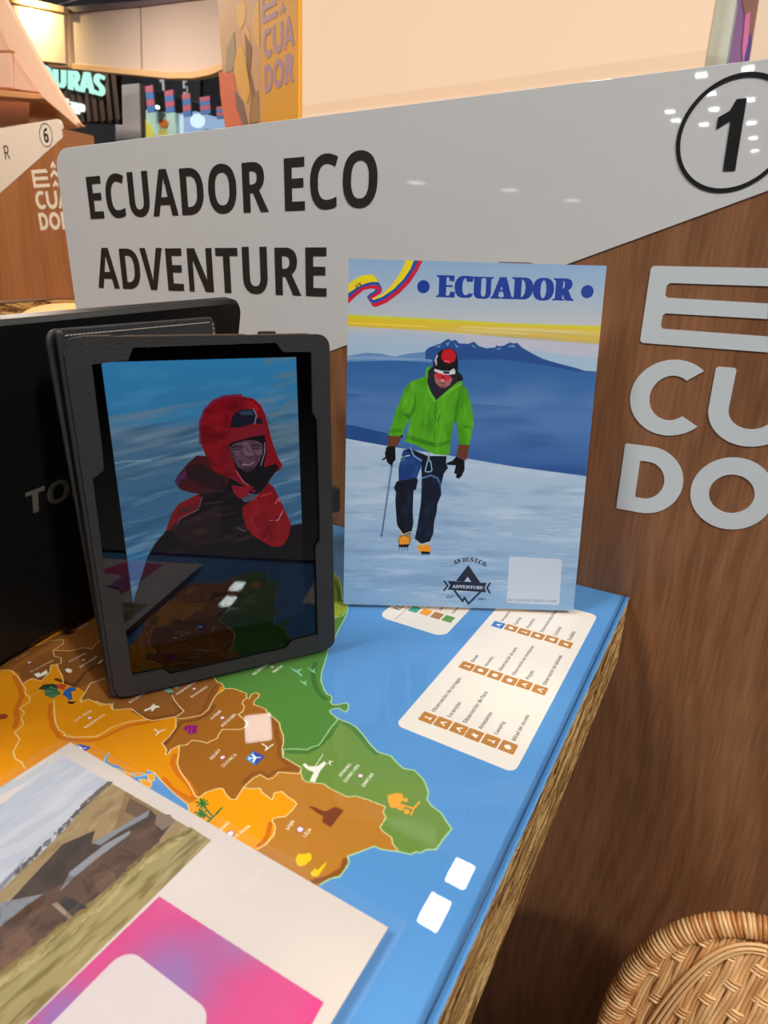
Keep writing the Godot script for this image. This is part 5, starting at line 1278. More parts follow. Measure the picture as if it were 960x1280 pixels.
	var hinge := Transform3D(Basis(Vector3.UP, beta) * Basis(Vector3.BACK, deg_to_rad(1.6)), Vector3(-0.0025, 0.0, -0.0130))
	var cover := obj("cover_flap", solid(rounded(0.0, 0.001, 0.174, 0.2455, 0.008), -0.0032, 0.0, 0.001), skin, t, hinge)
	var thread := start(false)
	for k in 47:
		var x := 0.006 + k * 0.0034
		extrude(PackedVector2Array([Vector2(x, 0.2412), Vector2(x + 0.0022, 0.2412), Vector2(x + 0.0022, 0.2417), Vector2(x, 0.2417)]), -0.0001, 0.0005, 0.0, Rect2(0, 0, 1, 1), thread)
	for k in 60:
		var y := 0.2385 - k * 0.0034
		extrude(PackedVector2Array([Vector2(0.1690, y), Vector2(0.1695, y), Vector2(0.1695, y + 0.0022), Vector2(0.1690, y + 0.0022)]), -0.0001, 0.0005, 0.0, Rect2(0, 0, 1, 1), thread)
	var seam := obj("stitching", done(thread), mat(Color(0.78, 0.74, 0.68), 0.8), cover)
	seam.set_meta("label", "pale thread stitching")
	var worn := obj("worn_edge", solid(rounded(0.010, 0.2408, 0.026, 0.2424, 0.0007), -0.0036, 0.0009, 0.0003), mat(Color(0.30, 0.22, 0.17), 0.8), t)
	worn.set_meta("label", "scuffed brown leather edge")
	for e in [[0.028, 0.108, 0.2414], [0.112, 0.150, 0.2414]]:
		obj("worn_edge", solid(PackedVector2Array([Vector2(e[0], e[2]), Vector2(e[1], e[2]), Vector2(e[1] - 0.004, e[2] + 0.0009), Vector2(e[0] + 0.006, e[2] + 0.0007)]), -0.0030, 0.0013), mat(Color(0.34, 0.27, 0.22), 0.8), t)


func poster() -> void:
	var u := Vector3(0.87039, -0.00009, -0.49237)
	var v := Vector3(-0.06840, 0.99028, -0.12111)
	var n := u.cross(v)
	var t := thing("poster_card", "upright blue poster card with a climber in a green jacket on snow", "poster", Transform3D(Basis(u, v, n), Vector3(-0.21779, 0.00000, 0.16836)))
	var p := Painter.new(0, 0, 2100, 2970, 0.52, true, Color(0.497, 0.637, 0.778))
	p.grad(Color(0.522, 0.645, 0.778), Color(0.717, 0.726, 0.746), [-71, 3000, 2139, 3016, 2166, -49, -30, -55], [1, 2971, -5, 2503])
	p.fill(Color(0.717, 0.726, 0.746), [-64, 2501, 2191, 2518, 2166, -49, -30, -55])
	p.grad(Color(0.611, 0.706, 0.802), Color(0.700, 0.710, 0.762), [-97, 2463, 2302, 2409, 2350, 1969, -91, 1900], [156, 2277, 153, 2441])
	p.grad(Color(0.838, 0.734, 0.129), Color(0.798, 0.677, 0.354), [-98, 2535, 6, 2533, 649, 2520, 1397, 2499, 2292, 2500, 2309, 2349, 2108, 2351, 1405, 2384, 653, 2424, 8, 2437, -97, 2439], [1022, 2518, 1017, 2393])
	p.line(Color(0.773, 0.766, 0.242), 20, [-98, 2525, 7, 2524, 649, 2510, 1397, 2490, 2293, 2491])
	p.line(Color(0.863, 0.766, 0.442), 12, [950, 2463, 1400, 2452, 2100, 2428])
	p.line(Color(0.903, 0.790, 0.242), 10, [7, 2466, 652, 2455])
	p.fill(Color(0.757, 0.718, 0.770, 0.60), [979, 2397, 1506, 2368, 2109, 2341, 2120, 2234, 1512, 2290, 983, 2329])
	p.fill(Color(0.375, 0.525, 0.706), [-94, 2185, 32, 2205, 157, 2229, 283, 2227, 359, 2210, 410, 2206, 510, 2233, 660, 2252, 736, 2245, 744, 2073, -92, 2049])
	p.fill(Color(0.140, 0.291, 0.538), [655, 2262, 684, 2287, 733, 2305, 782, 2324, 819, 2349, 843, 2362, 869, 2345, 901, 2356, 933, 2328, 1008, 2325, 1057, 2346, 1097, 2311, 1161, 2293, 1235, 2302, 1247, 2320, 1272, 2313, 1309, 2321, 1358, 2347, 1383, 2340, 1420, 2344, 1461, 2308, 1539, 2267, 1643, 2221, 1772, 2188, 1926, 2155, 2004, 2133, 2105, 2131, 2332, 2137, 2350, 1969, 669, 1921])
	p.fill(Color(0.489, 0.605, 0.762, 0.80), [734, 2293, 783, 2314, 772, 2289])
	p.fill(Color(0.489, 0.605, 0.762, 0.80), [820, 2325, 857, 2340, 839, 2301])
	p.fill(Color(0.489, 0.605, 0.762, 0.80), [895, 2327, 934, 2299, 909, 2293])
	p.fill(Color(0.489, 0.605, 0.762, 0.80), [1033, 2326, 1085, 2291, 1047, 2302])
	p.fill(Color(0.489, 0.605, 0.762, 0.80), [1236, 2288, 1285, 2304, 1274, 2284])
	p.fill(Color(0.489, 0.605, 0.762, 0.80), [1335, 2310, 1384, 2331, 1410, 2307])
	p.grad(Color(0.189, 0.372, 0.610), Color(0.294, 0.452, 0.674), [-93, 2148, 713, 2190, 1317, 2207, 1673, 2168, 1929, 2126, 2333, 2122, 2371, 1768, -88, 1698], [445, 2179, 426, 1713])
	p.grad(Color(0.294, 0.452, 0.674), Color(0.181, 0.339, 0.586), [-88, 1723, 2369, 1793, 2439, 1147, -81, 1072], [460, 1727, 404, 1299])
	p.line(Color(0.530, 0.645, 0.782, 0.60), 25, [-94, 2178, 209, 2191, 714, 2180])
	p.fill(Color(0.140, 0.291, 0.530), [-87, 1634, 68, 1621, 379, 1558, 383, 1429, -86, 1493])
	p.grad(Color(0.643, 0.726, 0.818), Color(0.497, 0.637, 0.778), [-86, 1519, -3, 1508, 356, 1454, 905, 1386, 1483, 1304, 2089, 1242, 2432, 1213, 2590, -251, -64, -334], [894, 1243, 737, -16])
	p.streaks(Color(0.392, 0.517, 0.674, 0.22), 260, 110.0, 1750.0, 5)
	p.streaks(Color(0.814, 0.855, 0.907, 0.25), 120, 110.0, 1500.0, 9)
	p.mottle(Color(0.838, 0.790, 0.602), [-64, 2501, 2198, 2454, 2209, 2345, -63, 2411], 0.06, 1.4, 41, 0, 0.5, 0.5, -0.04)
	p.mottle(Color(0.692, 0.645, 0.482), [-97, 2463, 2299, 2433, 2309, 2349, 2108, 2351, 1405, 2384, 653, 2424, 8, 2437, -97, 2439], 0.05, 2.5, 43, 0, 0.5, 0.6, -0.05)
	p.mottle(Color(0.392, 0.533, 0.722), [-93, 2148, 714, 2180, 1318, 2197, 1673, 2160, 1929, 2118, 2335, 2105, 2394, 1564, -87, 1596], 0.05, 0.22, 45, -0.1, 0.6, 0.5, -0.03)
	p.mottle(Color(0.124, 0.259, 0.490), [-91, 1900, 2371, 1768, 2430, 1226, 1483, 1304, 905, 1386, 356, 1454, -86, 1519], 0.05, 0.25, 47, 0, 0.6, 0.4, 0)
	p.mottle(Color(0.457, 0.573, 0.722), [-86, 1519, -3, 1508, 356, 1454, 905, 1386, 1483, 1304, 2089, 1242, 2432, 1213, 2590, -251, -64, -334], 0.09, 0.55, 51, 0, 0.6, 0.55, 0)
	p.mottle(Color(0.757, 0.814, 0.875), [-86, 1519, -3, 1508, 356, 1454, 905, 1386, 1483, 1304, 2089, 1242, 2432, 1213, 2590, -251, -64, -334], 0.08, 0.6, 53, 0.1, 0.6, 0.45, 0.02)
	p.fill(Color(0.871, 0.790, 0.097), [466, 2978, 536, 2980, 507, 2905, 452, 2822, 373, 2742, 282, 2679, 206, 2652, 200, 2666, 275, 2695, 349, 2764, 410, 2848, 448, 2920])
	p.fill(Color(0.124, 0.291, 0.626), [536, 2980, 573, 2981, 536, 2901, 475, 2811, 397, 2732, 305, 2663, 219, 2627, 195, 2632, 206, 2652, 282, 2679, 373, 2742, 452, 2822, 507, 2905])
	p.fill(Color(0.757, 0.098, 0.210), [573, 2981, 610, 2982, 565, 2890, 505, 2796, 421, 2710, 318, 2635, 237, 2600, 207, 2601, 183, 2632, 219, 2627, 305, 2663, 397, 2732, 475, 2811, 536, 2901])
	p.fill(Color(0.124, 0.291, 0.626), [249, 2791, 277, 2751, 271, 2714, 229, 2694, 194, 2674, 206, 2652, 195, 2632, 177, 2640, 155, 2675, 176, 2700, 216, 2722])
	p.fill(Color(0.757, 0.098, 0.210), [238, 2772, 280, 2737, 271, 2710, 217, 2675, 188, 2665, 177, 2645, 195, 2615, 171, 2654, 179, 2682, 228, 2709, 251, 2734])
	p.fill(Color(0.871, 0.790, 0.097), [-12, 2760, 34, 2799, 103, 2840, 161, 2850, 201, 2850, 231, 2821, 247, 2791, 197, 2795, 139, 2780, 70, 2745, -11, 2693])
	p.fill(Color(0.124, 0.291, 0.626), [-11, 2693, 70, 2745, 139, 2780, 197, 2795, 249, 2793, 277, 2751, 232, 2772, 186, 2770, 116, 2752, 59, 2712, -10, 2654])
	p.fill(Color(0.757, 0.098, 0.210), [-10, 2654, 59, 2712, 116, 2752, 186, 2770, 244, 2770, 280, 2737, 239, 2738, 187, 2743, 129, 2730, 71, 2684, -9, 2610])
	p.line(Color(0.286, 0.283, 0.282), 7, [58, 2756, 81, 2773, 98, 2785, 95, 2763, 110, 2768, 99, 2746, 82, 2735, 64, 2742, 79, 2757])
	p.text(Color(0.075, 0.219, 0.570), "ECUADOR", [736, 2686, 1842, 2687], slab, 172, 0.075)
	p.dot(Color(0.075, 0.219, 0.570), 52, [617, 2768])
	p.dot(Color(0.075, 0.219, 0.570), 52, [1962, 2766])
	p.line(Color(0.213, 0.339, 0.514), 16, [406, 1310, 329, 650])
	p.line(Color(0.530, 0.645, 0.762), 5, [401, 1263, 326, 675])
	p.fill(Color(0.108, 0.227, 0.450), [495, 1417, 573, 1431, 657, 1364, 655, 1271, 624, 1182, 621, 1093, 452, 1076, 428, 1099, 468, 1136, 463, 1265])
	p.fill(Color(0.059, 0.082, 0.137), [450, 1147, 624, 1182, 636, 1164, 622, 1081, 599, 1069, 600, 877, 610, 781, 596, 683, 531, 662, 488, 704, 462, 776, 443, 981, 447, 1052, 428, 1087])
	p.fill(Color(0.067, 0.098, 0.169), [495, 1429, 573, 1431, 714, 1377, 876, 1382, 873, 1324, 893, 1278, 860, 1230, 837, 1111, 846, 1040, 815, 956, 812, 884, 793, 786, 791, 689, 765, 614, 688, 590, 627, 635, 647, 745, 668, 951, 671, 1154, 652, 1352, 575, 1397])
	p.line(Color(0.449, 0.565, 0.722), 13, [561, 1442, 593, 1374, 658, 1335])
	p.line(Color(0.733, 0.826, 0.722), 8, [466, 1353, 552, 1378])
	p.line(Color(0.733, 0.826, 0.722), 6, [467, 1324, 513, 1342])
	p.line(Color(0.286, 0.404, 0.602), 16, [676, 1183, 745, 1209, 804, 1187, 836, 1123])
	p.line(Color(0.489, 0.665, 0.802), 10, [714, 1337, 694, 1248, 709, 1237, 743, 1241, 754, 1256, 739, 1332], true)
	p.line(Color(0.570, 0.605, 0.602), 16, [719, 1406, 722, 1343])
	p.mottle(Color(0.132, 0.178, 0.290), [450, 1147, 624, 1182, 636, 1164, 622, 1081, 599, 1069, 600, 877, 610, 781, 596, 683, 531, 662, 488, 704, 462, 776, 443, 981, 447, 1052, 428, 1087], 1, 0.5, 59, 0.05, 0.5, 0.6, 0.4)
	p.mottle(Color(0.140, 0.187, 0.298), [665, 1177, 828, 1182, 846, 1040, 815, 956, 793, 786, 765, 614, 688, 590, 627, 635, 668, 951], 1, 0.5, 61, 0.05, 0.5, 0.6, 0.4)
	p.mottle(Color(0.189, 0.339, 0.586), [497, 1371, 575, 1397, 652, 1335, 649, 1271, 623, 1188, 466, 1189, 466, 1265], 1, 0.7, 63, 0, 0.5, 0.6, 0.4)
	p.fill(Color(0.611, 0.444, 0.161), [475, 618, 501, 668, 521, 662, 549, 663, 590, 670, 594, 621, 582, 572, 529, 558, 493, 563])
	p.fill(Color(0.879, 0.565, 0.161), [490, 631, 531, 656, 579, 639, 575, 584, 498, 575])
	p.line(Color(0.773, 0.726, 0.602), 9, [479, 728, 521, 668, 601, 701])
	p.fill(Color(0.099, 0.098, 0.121), [480, 575, 581, 582, 570, 553, 493, 551])
	p.line(Color(0.164, 0.178, 0.218), 5, [494, 563, 492, 522])
	p.line(Color(0.164, 0.178, 0.218), 5, [520, 564, 518, 523])
	p.line(Color(0.164, 0.178, 0.218), 5, [546, 565, 544, 524])
	p.line(Color(0.164, 0.178, 0.218), 5, [570, 565, 568, 524])
	p.fill(Color(0.879, 0.565, 0.161), [648, 561, 712, 591, 773, 571, 775, 522, 758, 497, 680, 507])
	p.fill(Color(0.099, 0.098, 0.121), [685, 519, 769, 518, 770, 493, 698, 491])
	p.line(Color(0.773, 0.726, 0.602), 9, [641, 586, 713, 582, 777, 615])
	p.fill(Color(0.302, 0.605, 0.105), [663, 2105, 660, 2047, 543, 2005, 496, 1955, 455, 1837, 423, 1758, 387, 1618, 364, 1542, 485, 1539, 498, 1601, 554, 1712, 523, 1522, 502, 1496, 593, 1474, 707, 1421, 779, 1393, 875, 1389, 902, 1402, 904, 1513, 918, 1643, 927, 1693, 946, 1679, 959, 1614, 978, 1480, 1067, 1479, 1076, 1538, 1083, 1638, 1096, 1648, 1075, 1776, 1044, 1893, 1020, 1960, 974, 1988, 982, 2027, 929, 2006, 843, 1936, 763, 1856, 715, 1923, 682, 1999, 693, 2096, 715, 2137, 677, 2126])
	p.fill(Color(0.213, 0.468, 0.081), [575, 1958, 594, 1841, 587, 1762, 554, 1712, 545, 1682, 504, 1711, 453, 1744, 494, 1730, 543, 1741, 576, 1801])
	p.fill(Color(0.213, 0.468, 0.081), [937, 1851, 963, 1910, 951, 1773, 946, 1679, 921, 1673, 931, 1772])
	p.fill(Color(0.213, 0.468, 0.081), [522, 1562, 642, 1525, 784, 1489, 904, 1523, 900, 1493, 786, 1449, 643, 1485, 516, 1522])
	p.fill(Color(0.213, 0.468, 0.081, 0.70), [748, 1846, 768, 1846, 769, 1708, 768, 1509, 758, 1509])
	p.fill(Color(0.392, 0.710, 0.177, 0.60), [544, 2000, 573, 2006, 548, 1879, 483, 1759, 459, 1739, 489, 1858])
	p.fill(Color(0.392, 0.710, 0.177, 0.80), [683, 1980, 726, 1904, 758, 1851, 749, 1836, 696, 1903])
	p.fill(Color(0.392, 0.710, 0.177, 0.80), [806, 1886, 882, 1957, 973, 2008, 969, 1988, 883, 1927, 817, 1867])
	p.fill(Color(0.213, 0.468, 0.081, 0.80), [997, 1655, 1088, 1643, 1084, 1618, 998, 1631])
	p.fill(Color(0.213, 0.468, 0.081, 0.60), [378, 1598, 478, 1611, 484, 1581, 371, 1563])
	p.line(Color(0.392, 0.710, 0.177), 7, [695, 1815, 673, 1616])
	p.line(Color(0.124, 0.283, 0.057), 7, [803, 1729, 776, 1669])
	p.line(Color(0.392, 0.710, 0.177), 7, [801, 1788, 759, 1609])
	p.line(Color(0.392, 0.710, 0.177), 7, [1002, 1833, 1025, 1726])
	p.mottle(Color(0.213, 0.476, 0.073), [665, 2047, 543, 2005, 496, 1955, 455, 1837, 423, 1758, 387, 1618, 364, 1542, 485, 1539, 498, 1601, 554, 1712, 523, 1522, 593, 1474, 707, 1421, 875, 1389, 902, 1402, 904, 1513, 927, 1693, 946, 1679, 978, 1480, 1067, 1479, 1076, 1538, 1096, 1648, 1075, 1776, 1044, 1893, 1020, 1960, 974, 1988, 844, 1926, 763, 1846, 715, 1913], 0.55, 0.22, 55, 0, 0.6, 0.6, 0.3)
	p.mottle(Color(0.375, 0.694, 0.177), [665, 2047, 543, 2005, 496, 1955, 455, 1837, 423, 1758, 387, 1618, 364, 1542, 485, 1539, 498, 1601, 554, 1712, 523, 1522, 593, 1474, 707, 1421, 875, 1389, 902, 1402, 904, 1513, 927, 1693, 946, 1679, 978, 1480, 1067, 1479, 1076, 1538, 1096, 1648, 1075, 1776, 1044, 1893, 1020, 1960, 974, 1988, 844, 1926, 763, 1846, 715, 1913], 0.6, 0.2, 57, 0.1, 0.6, 0.45, -0.4)
	p.fill(Color(0.140, 0.114, 0.169), [686, 2096, 716, 2133, 746, 2107, 876, 2072, 933, 2103, 981, 2035, 929, 2006, 843, 1931, 763, 1856, 715, 1923, 682, 1999])
	p.fill(Color(0.067, 0.066, 0.081), [924, 2103, 975, 2066, 985, 2027, 938, 2021])
	p.fill(Color(0.059, 0.058, 0.073), [724, 2107, 726, 2174, 750, 2231, 788, 2270, 846, 2288, 895, 2278, 919, 2236, 935, 2170, 933, 2103, 896, 2063, 797, 2065, 737, 2097])
	p.fill(Color(0.717, 0.082, 0.137), [790, 2232, 803, 2266, 851, 2284, 890, 2273, 915, 2231, 905, 2183, 862, 2160, 817, 2171, 789, 2204])
	p.line(Color(0.920, 0.484, 0.522), 8, [821, 2181, 856, 2177])
	p.fill(Color(0.798, 0.806, 0.826, 0.80), [733, 2183, 750, 2231, 765, 2227, 752, 2193, 759, 2146, 747, 2141])
	p.fill(Color(0.773, 0.790, 0.818), [736, 2116, 806, 2099, 875, 2101, 913, 2112, 915, 2078, 857, 2067, 797, 2072, 735, 2097])
	p.fill(Color(0.067, 0.066, 0.081), [811, 2097, 865, 2096, 864, 2077, 817, 2078])
	p.line(Color(0.814, 0.826, 0.843), 9, [875, 2101, 901, 2119])
	p.fill(Color(0.611, 0.388, 0.370), [736, 2068, 758, 2069, 877, 2053, 893, 2034, 875, 1986, 832, 1957, 793, 1959, 751, 2001])
	p.fill(Color(0.757, 0.162, 0.242), [742, 2088, 877, 2058, 880, 2039, 839, 2018, 814, 2027, 790, 2022, 754, 2040])
	p.fill(Color(0.392, 0.066, 0.121, 0.80), [798, 2056, 828, 2052, 819, 2032, 801, 2037])
	p.fill(Color(0.798, 0.605, 0.562), [794, 2032, 819, 2030, 825, 2015, 798, 2014])
	p.line(Color(0.286, 0.162, 0.177), 6, [781, 1997, 831, 1994])
	p.fill(Color(0.367, 0.243, 0.266, 0.60), [767, 1982, 841, 1980, 832, 1957, 793, 1959])
	p.fill(Color(0.392, 0.219, 0.145), [364, 1542, 482, 1539, 452, 1470, 428, 1444, 362, 1447])
	p.fill(Color(0.067, 0.074, 0.105), [470, 1550, 492, 1549, 489, 1529, 473, 1528])
	p.fill(Color(0.051, 0.058, 0.089), [352, 1446, 428, 1454, 434, 1337, 417, 1316, 398, 1283, 361, 1313, 339, 1385])
	p.fill(Color(0.051, 0.058, 0.089), [345, 1360, 313, 1332, 323, 1326, 355, 1345])
	p.fill(Color(0.392, 0.219, 0.145), [974, 1485, 1069, 1481, 1049, 1350, 1008, 1354, 961, 1393])
	p.fill(Color(0.051, 0.058, 0.089), [961, 1383, 1034, 1345, 1037, 1263, 1016, 1211, 992, 1186, 965, 1197, 969, 1230, 947, 1229, 960, 1302, 884, 1304, 879, 1322, 928, 1343])
	p.fill(Color(0.124, 0.146, 0.218), [1119, 405, 1016, 253, 1241, 236])
	p.fill(Color(0.611, 0.706, 0.810), [1119, 295, 1091, 249, 1155, 245])
	p.fill(Color(0.124, 0.146, 0.218), [941, 251, 1295, 241, 1277, 197, 1294, 152, 945, 166, 966, 209])
	p.line(Color(0.124, 0.146, 0.218), 16, [910, 247, 942, 204, 912, 160])
	p.line(Color(0.124, 0.146, 0.218), 16, [1324, 239, 1299, 195, 1327, 149])
	p.line(Color(0.124, 0.146, 0.218), 18, [1007, 160, 1087, 59, 1100, 97, 1141, 38, 1239, 150])
	p.text(Color(0.717, 0.774, 0.851), "ADVENTURE", [985, 185, 1262, 180], slab, 29, 0.05)
	p.text(Color(0.124, 0.146, 0.218), "A", [994, 404, 1021, 414], slab, 40, 0.05)
	p.text(Color(0.124, 0.146, 0.218), "N", [1023, 419, 1051, 426], slab, 40, 0.05)
	p.text(Color(0.124, 0.146, 0.218), "D", [1065, 429, 1093, 433], slab, 40, 0.05)
	p.text(Color(0.124, 0.146, 0.218), "E", [1098, 435, 1126, 437], slab, 40, 0.05)
	p.text(Color(0.124, 0.146, 0.218), "S", [1134, 435, 1163, 434], slab, 40, 0.05)
	p.text(Color(0.124, 0.146, 0.218), "E", [1174, 429, 1202, 426], slab, 40, 0.05)
	p.text(Color(0.124, 0.146, 0.218), "C", [1207, 419, 1235, 413], slab, 40, 0.05)
	p.text(Color(0.124, 0.146, 0.218), "O", [1241, 406, 1269, 397], slab, 40, 0.05)
	p.dot(Color(0.124, 0.146, 0.218), 5, [968, 398])
	p.dot(Color(0.124, 0.146, 0.218), 5, [1282, 399])
	p.text(Color(0.124, 0.146, 0.218), "EST", [940, 87, 997, 85], slab, 19)
	p.text(Color(0.124, 0.146, 0.218), "2005", [1223, 79, 1294, 77], slab, 19)
	p.fill(Color(0.725, 0.766, 0.834), [1482, 479, 1490, 492, 1508, 495, 1932, 486, 1949, 479, 1956, 461, 1966, 68, 1959, 55, 1943, 51, 1504, 61, 1490, 66, 1487, 80])
	p.text(Color(0.392, 0.436, 0.514), "@ECUADORECOADVENTURE", [1497, 69, 1944, 69], mono, 26)
	var q := start(false)
	quad(q, Vector3(0, 0.297, 0.0001), Vector3(0.21, 0.297, 0.0001), Vector3(0.21, 0, 0.0001), Vector3(0, 0, 0.0001))
	obj("print", done(q), printed(p.texture(), 0.4, 0.4), t)
	obj("card", solid(PackedVector2Array([Vector2(0, 0), Vector2(0.21, 0), Vector2(0.21, 0.297), Vector2(0, 0.297)]), -0.002, 0.0), mat(Color(0.82, 0.82, 0.80), 0.7), t)
	obj("hanger_tab", solid(rounded(0.122, 0.2955, 0.150, 0.2982, 0.001), -0.0028, -0.0021), mat(Color(0.30, 0.22, 0.18), 0.6), t)
	# easel foot behind
	var foot := start(false)
	var lean := 0.139
	var a := Vector3(0.085, 0.20, -0.0022)
	var e := Vector3(0.125, 0.20, -0.0022)
	var depth := 0.10
	var down := Vector3(0, -tan(lean) * 0.0, 0)
	var f0 := Vector3(0.075, 0.003 + depth * sin(lean), -depth)
	var f1 := Vector3(0.135, 0.003 + depth * sin(lean), -depth)
	quad(foot, a, e, f1, f0)
	quad(foot, e + Vector3(0, 0, -0.001), a + Vector3(0, 0, -0.001), f0 + Vector3(0, 0, -0.001), f1 + Vector3(0, 0, -0.001))
	obj("easel_foot", done(foot), mat(Color(0.75, 0.74, 0.72), 0.8), t)


func brochure() -> void:
	var p := Painter.new(-2594, 4120, 2284, 1750, 0.75, false, Color(0.813, 0.770, 0.741))
	p.fill(Color(0.813, 0.770, 0.741), [-2904, 4066, -218, 4025, -52, 5003, -2256, 6089, -3282, 5659])
	p.grad(Color(0.501, 0.613, 0.727), Color(0.691, 0.709, 0.754), [-2543, 4215, -1325, 4194, -1320, 5186, -1326, 5679, -2267, 5632], [-2665, 4456, -1962, 4484])
	p.line(Color(0.758, 0.770, 0.795, 0.50), 70, [-2178, 4865, -2111, 4704, -2099, 4491, -2116, 4296])
	p.line(Color(0.724, 0.743, 0.782, 0.40), 90, [-2435, 4775, -2304, 4558, -2295, 4296])
	p.line(Color(0.623, 0.675, 0.754, 0.50), 60, [-2578, 4646, -2536, 4445, -2526, 4298])
	p.mottle(Color(0.779, 0.784, 0.809), [-2543, 4215, -2109, 4203, -2039, 4474, -1991, 4700, -1987, 4829, -1956, 4919, -1957, 5331, -2343, 5444], 0.5, 0.12, 71, -0.05, 0.5, 0.75, 0)
	p.mottle(Color(0.426, 0.565, 0.706), [-2543, 4215, -2347, 4211, -2327, 4572, -2324, 4835, -2482, 5100, -2706, 4885], 0.5, 0.12, 73, 0, 0.5, 0.6, 0)
	p.fill(Color(0.589, 0.504, 0.363), [-2104, 4207, -1325, 4194, -1320, 5186, -1326, 5679, -1932, 5429, -1917, 5053, -1956, 4919, -1974, 4837, -1991, 4700, -2028, 4525, -2065, 4411, -2093, 4281])
	p.mottle(Color(0.487, 0.402, 0.281), [-2104, 4207, -1325, 4194, -1320, 5186, -1326, 5679, -1932, 5429, -1917, 5053, -1956, 4919, -1974, 4837, -1991, 4700, -2028, 4525, -2065, 4411, -2093, 4281], 0.9, 0.5, 75, -0.05, 0.5, 0.6, 0)
	p.mottle(Color(0.670, 0.593, 0.446), [-2104, 4207, -1325, 4194, -1320, 5186, -1326, 5679, -1932, 5429, -1917, 5053, -1956, 4919, -1974, 4837, -1991, 4700, -2028, 4525, -2065, 4411, -2093, 4281], 1.2, 0.5, 77, 0.1, 0.5, 0.5, 0)
	p.fill(Color(0.501, 0.497, 0.542), [-2010, 5025, -1995, 4897, -2017, 4799, -2044, 4732, -1987, 4829, -1956, 4919, -1912, 5077])
	p.tufts(Color(0.318, 0.306, 0.295, 0.80), [-1987, 4829, -2012, 4687, -2046, 4513, -2080, 4400, -2099, 4285, -2101, 4210], 150, 3)
	p.tufts(Color(0.399, 0.375, 0.350, 0.70), [-2088, 4394, -2102, 4283, -2106, 4206], 70, 4)
	p.fill(Color(0.501, 0.402, 0.288, 0.70), [-1974, 4208, -1730, 4208, -1575, 4208, -1592, 4421, -1757, 4487, -1848, 4356])
	p.fill(Color(0.318, 0.245, 0.192, 0.60), [-1913, 4224, -1737, 4219, -1746, 4294, -1856, 4302])
	p.fill(Color(0.277, 0.225, 0.199), [-1873, 4920, -1950, 4605, -1885, 4465, -1827, 4530, -1753, 4222, -1656, 4238, -1588, 4196, -1555, 4327, -1533, 4470, -1543, 4621, -1552, 4775, -1569, 4922, -1606, 5119, -1652, 5465, -1957, 5331])
	p.fill(Color(0.345, 0.252, 0.206), [-1788, 5015, -1786, 4830, -1744, 4744, -1724, 4376, -1679, 4252, -1543, 4337, -1563, 4505, -1564, 4634, -1567, 4826, -1569, 4922, -1586, 5130, -1637, 5387, -1805, 5308])
	p.fill(Color(0.419, 0.306, 0.247), [-1710, 5059, -1704, 4964, -1613, 4974, -1569, 5024, -1586, 5130])
	p.fill(Color(0.243, 0.204, 0.192), [-1835, 4799, -1907, 4648, -1929, 4592, -1885, 4465, -1843, 4540, -1865, 4623, -1753, 4764])
	p.fill(Color(0.501, 0.511, 0.542), [-1828, 4522, -1753, 4222, -1726, 4262, -1768, 4403, -1783, 4511])
	p.fill(Color(0.535, 0.545, 0.569), [-1721, 4773, -1775, 4684, -1768, 4493, -1729, 4369, -1711, 4386, -1727, 4538, -1730, 4688, -1722, 4753])
	p.fill(Color(0.494, 0.504, 0.535), [-1822, 4995, -1900, 4951, -1873, 4920, -1774, 4820, -1785, 4903, -1788, 5015, -1825, 5203, -1939, 5146])
	p.fill(Color(0.216, 0.191, 0.178), [-1865, 4755, -1874, 4736, -1839, 4739, -1831, 4758])
	p.fill(Color(0.196, 0.184, 0.185), [-1676, 4822, -1682, 4774, -1543, 4755, -1530, 4790, -1567, 4826])
	p.fill(Color(0.589, 0.504, 0.439), [-1695, 4833, -1680, 4813, -1558, 4821, -1562, 4837])
	p.fill(Color(0.447, 0.334, 0.267, 0.60), [-1614, 4664, -1601, 4577, -1546, 4591, -1549, 4685])
	p.line(Color(0.230, 0.177, 0.158, 0.50), 10, [-1689, 4480, -1590, 4454])
	p.line(Color(0.230, 0.177, 0.158, 0.50), 10, [-1688, 4582, -1580, 4565])
	p.line(Color(0.230, 0.177, 0.158, 0.50), 10, [-1688, 4678, -1588, 4710])
	p.fill(Color(0.501, 0.429, 0.377), [-1693, 4231, -1637, 4187, -1575, 4208, -1587, 4282, -1652, 4275])
	p.fill(Color(0.596, 0.538, 0.350), [-1533, 4470, -1530, 4348, -1513, 4264, -1483, 4190, -1325, 4194, -1320, 5186, -1326, 5679, -1637, 5387, -1591, 5127, -1561, 5006, -1556, 4895, -1541, 4782, -1532, 4630])
	p.tufts(Color(0.494, 0.415, 0.233, 0.70), [-1614, 5215, -1579, 5114, -1571, 5000, -1562, 4891, -1542, 4769, -1533, 4615, -1545, 4460, -1520, 4341, -1465, 4207], 260, 7)
	p.tufts(Color(0.691, 0.634, 0.439, 0.70), [-1560, 5205, -1534, 5098, -1516, 4979, -1496, 4851, -1486, 4706, -1495, 4560, -1493, 4412, -1457, 4248], 200, 8)
	p.fill(Color(0.623, 0.538, 0.350, 0.55), [-1383, 4809, -1393, 4498, -1325, 4194, -1320, 5186, -1329, 5532, -1451, 5391, -1425, 5123])
	p.line(Color(0.501, 0.429, 0.240, 0.50), 20, [-1425, 5279, -1430, 5012, -1408, 4658, -1378, 4289])
	p.mottle(Color(0.467, 0.347, 0.288), [-1788, 5015, -1786, 4830, -1744, 4744, -1724, 4376, -1679, 4252, -1543, 4337, -1563, 4505, -1564, 4634, -1567, 4826, -1569, 4922, -1586, 5130, -1637, 5387, -1805, 5308], 0.9, 0.5, 79, 0, 0.5, 0.35, 0)
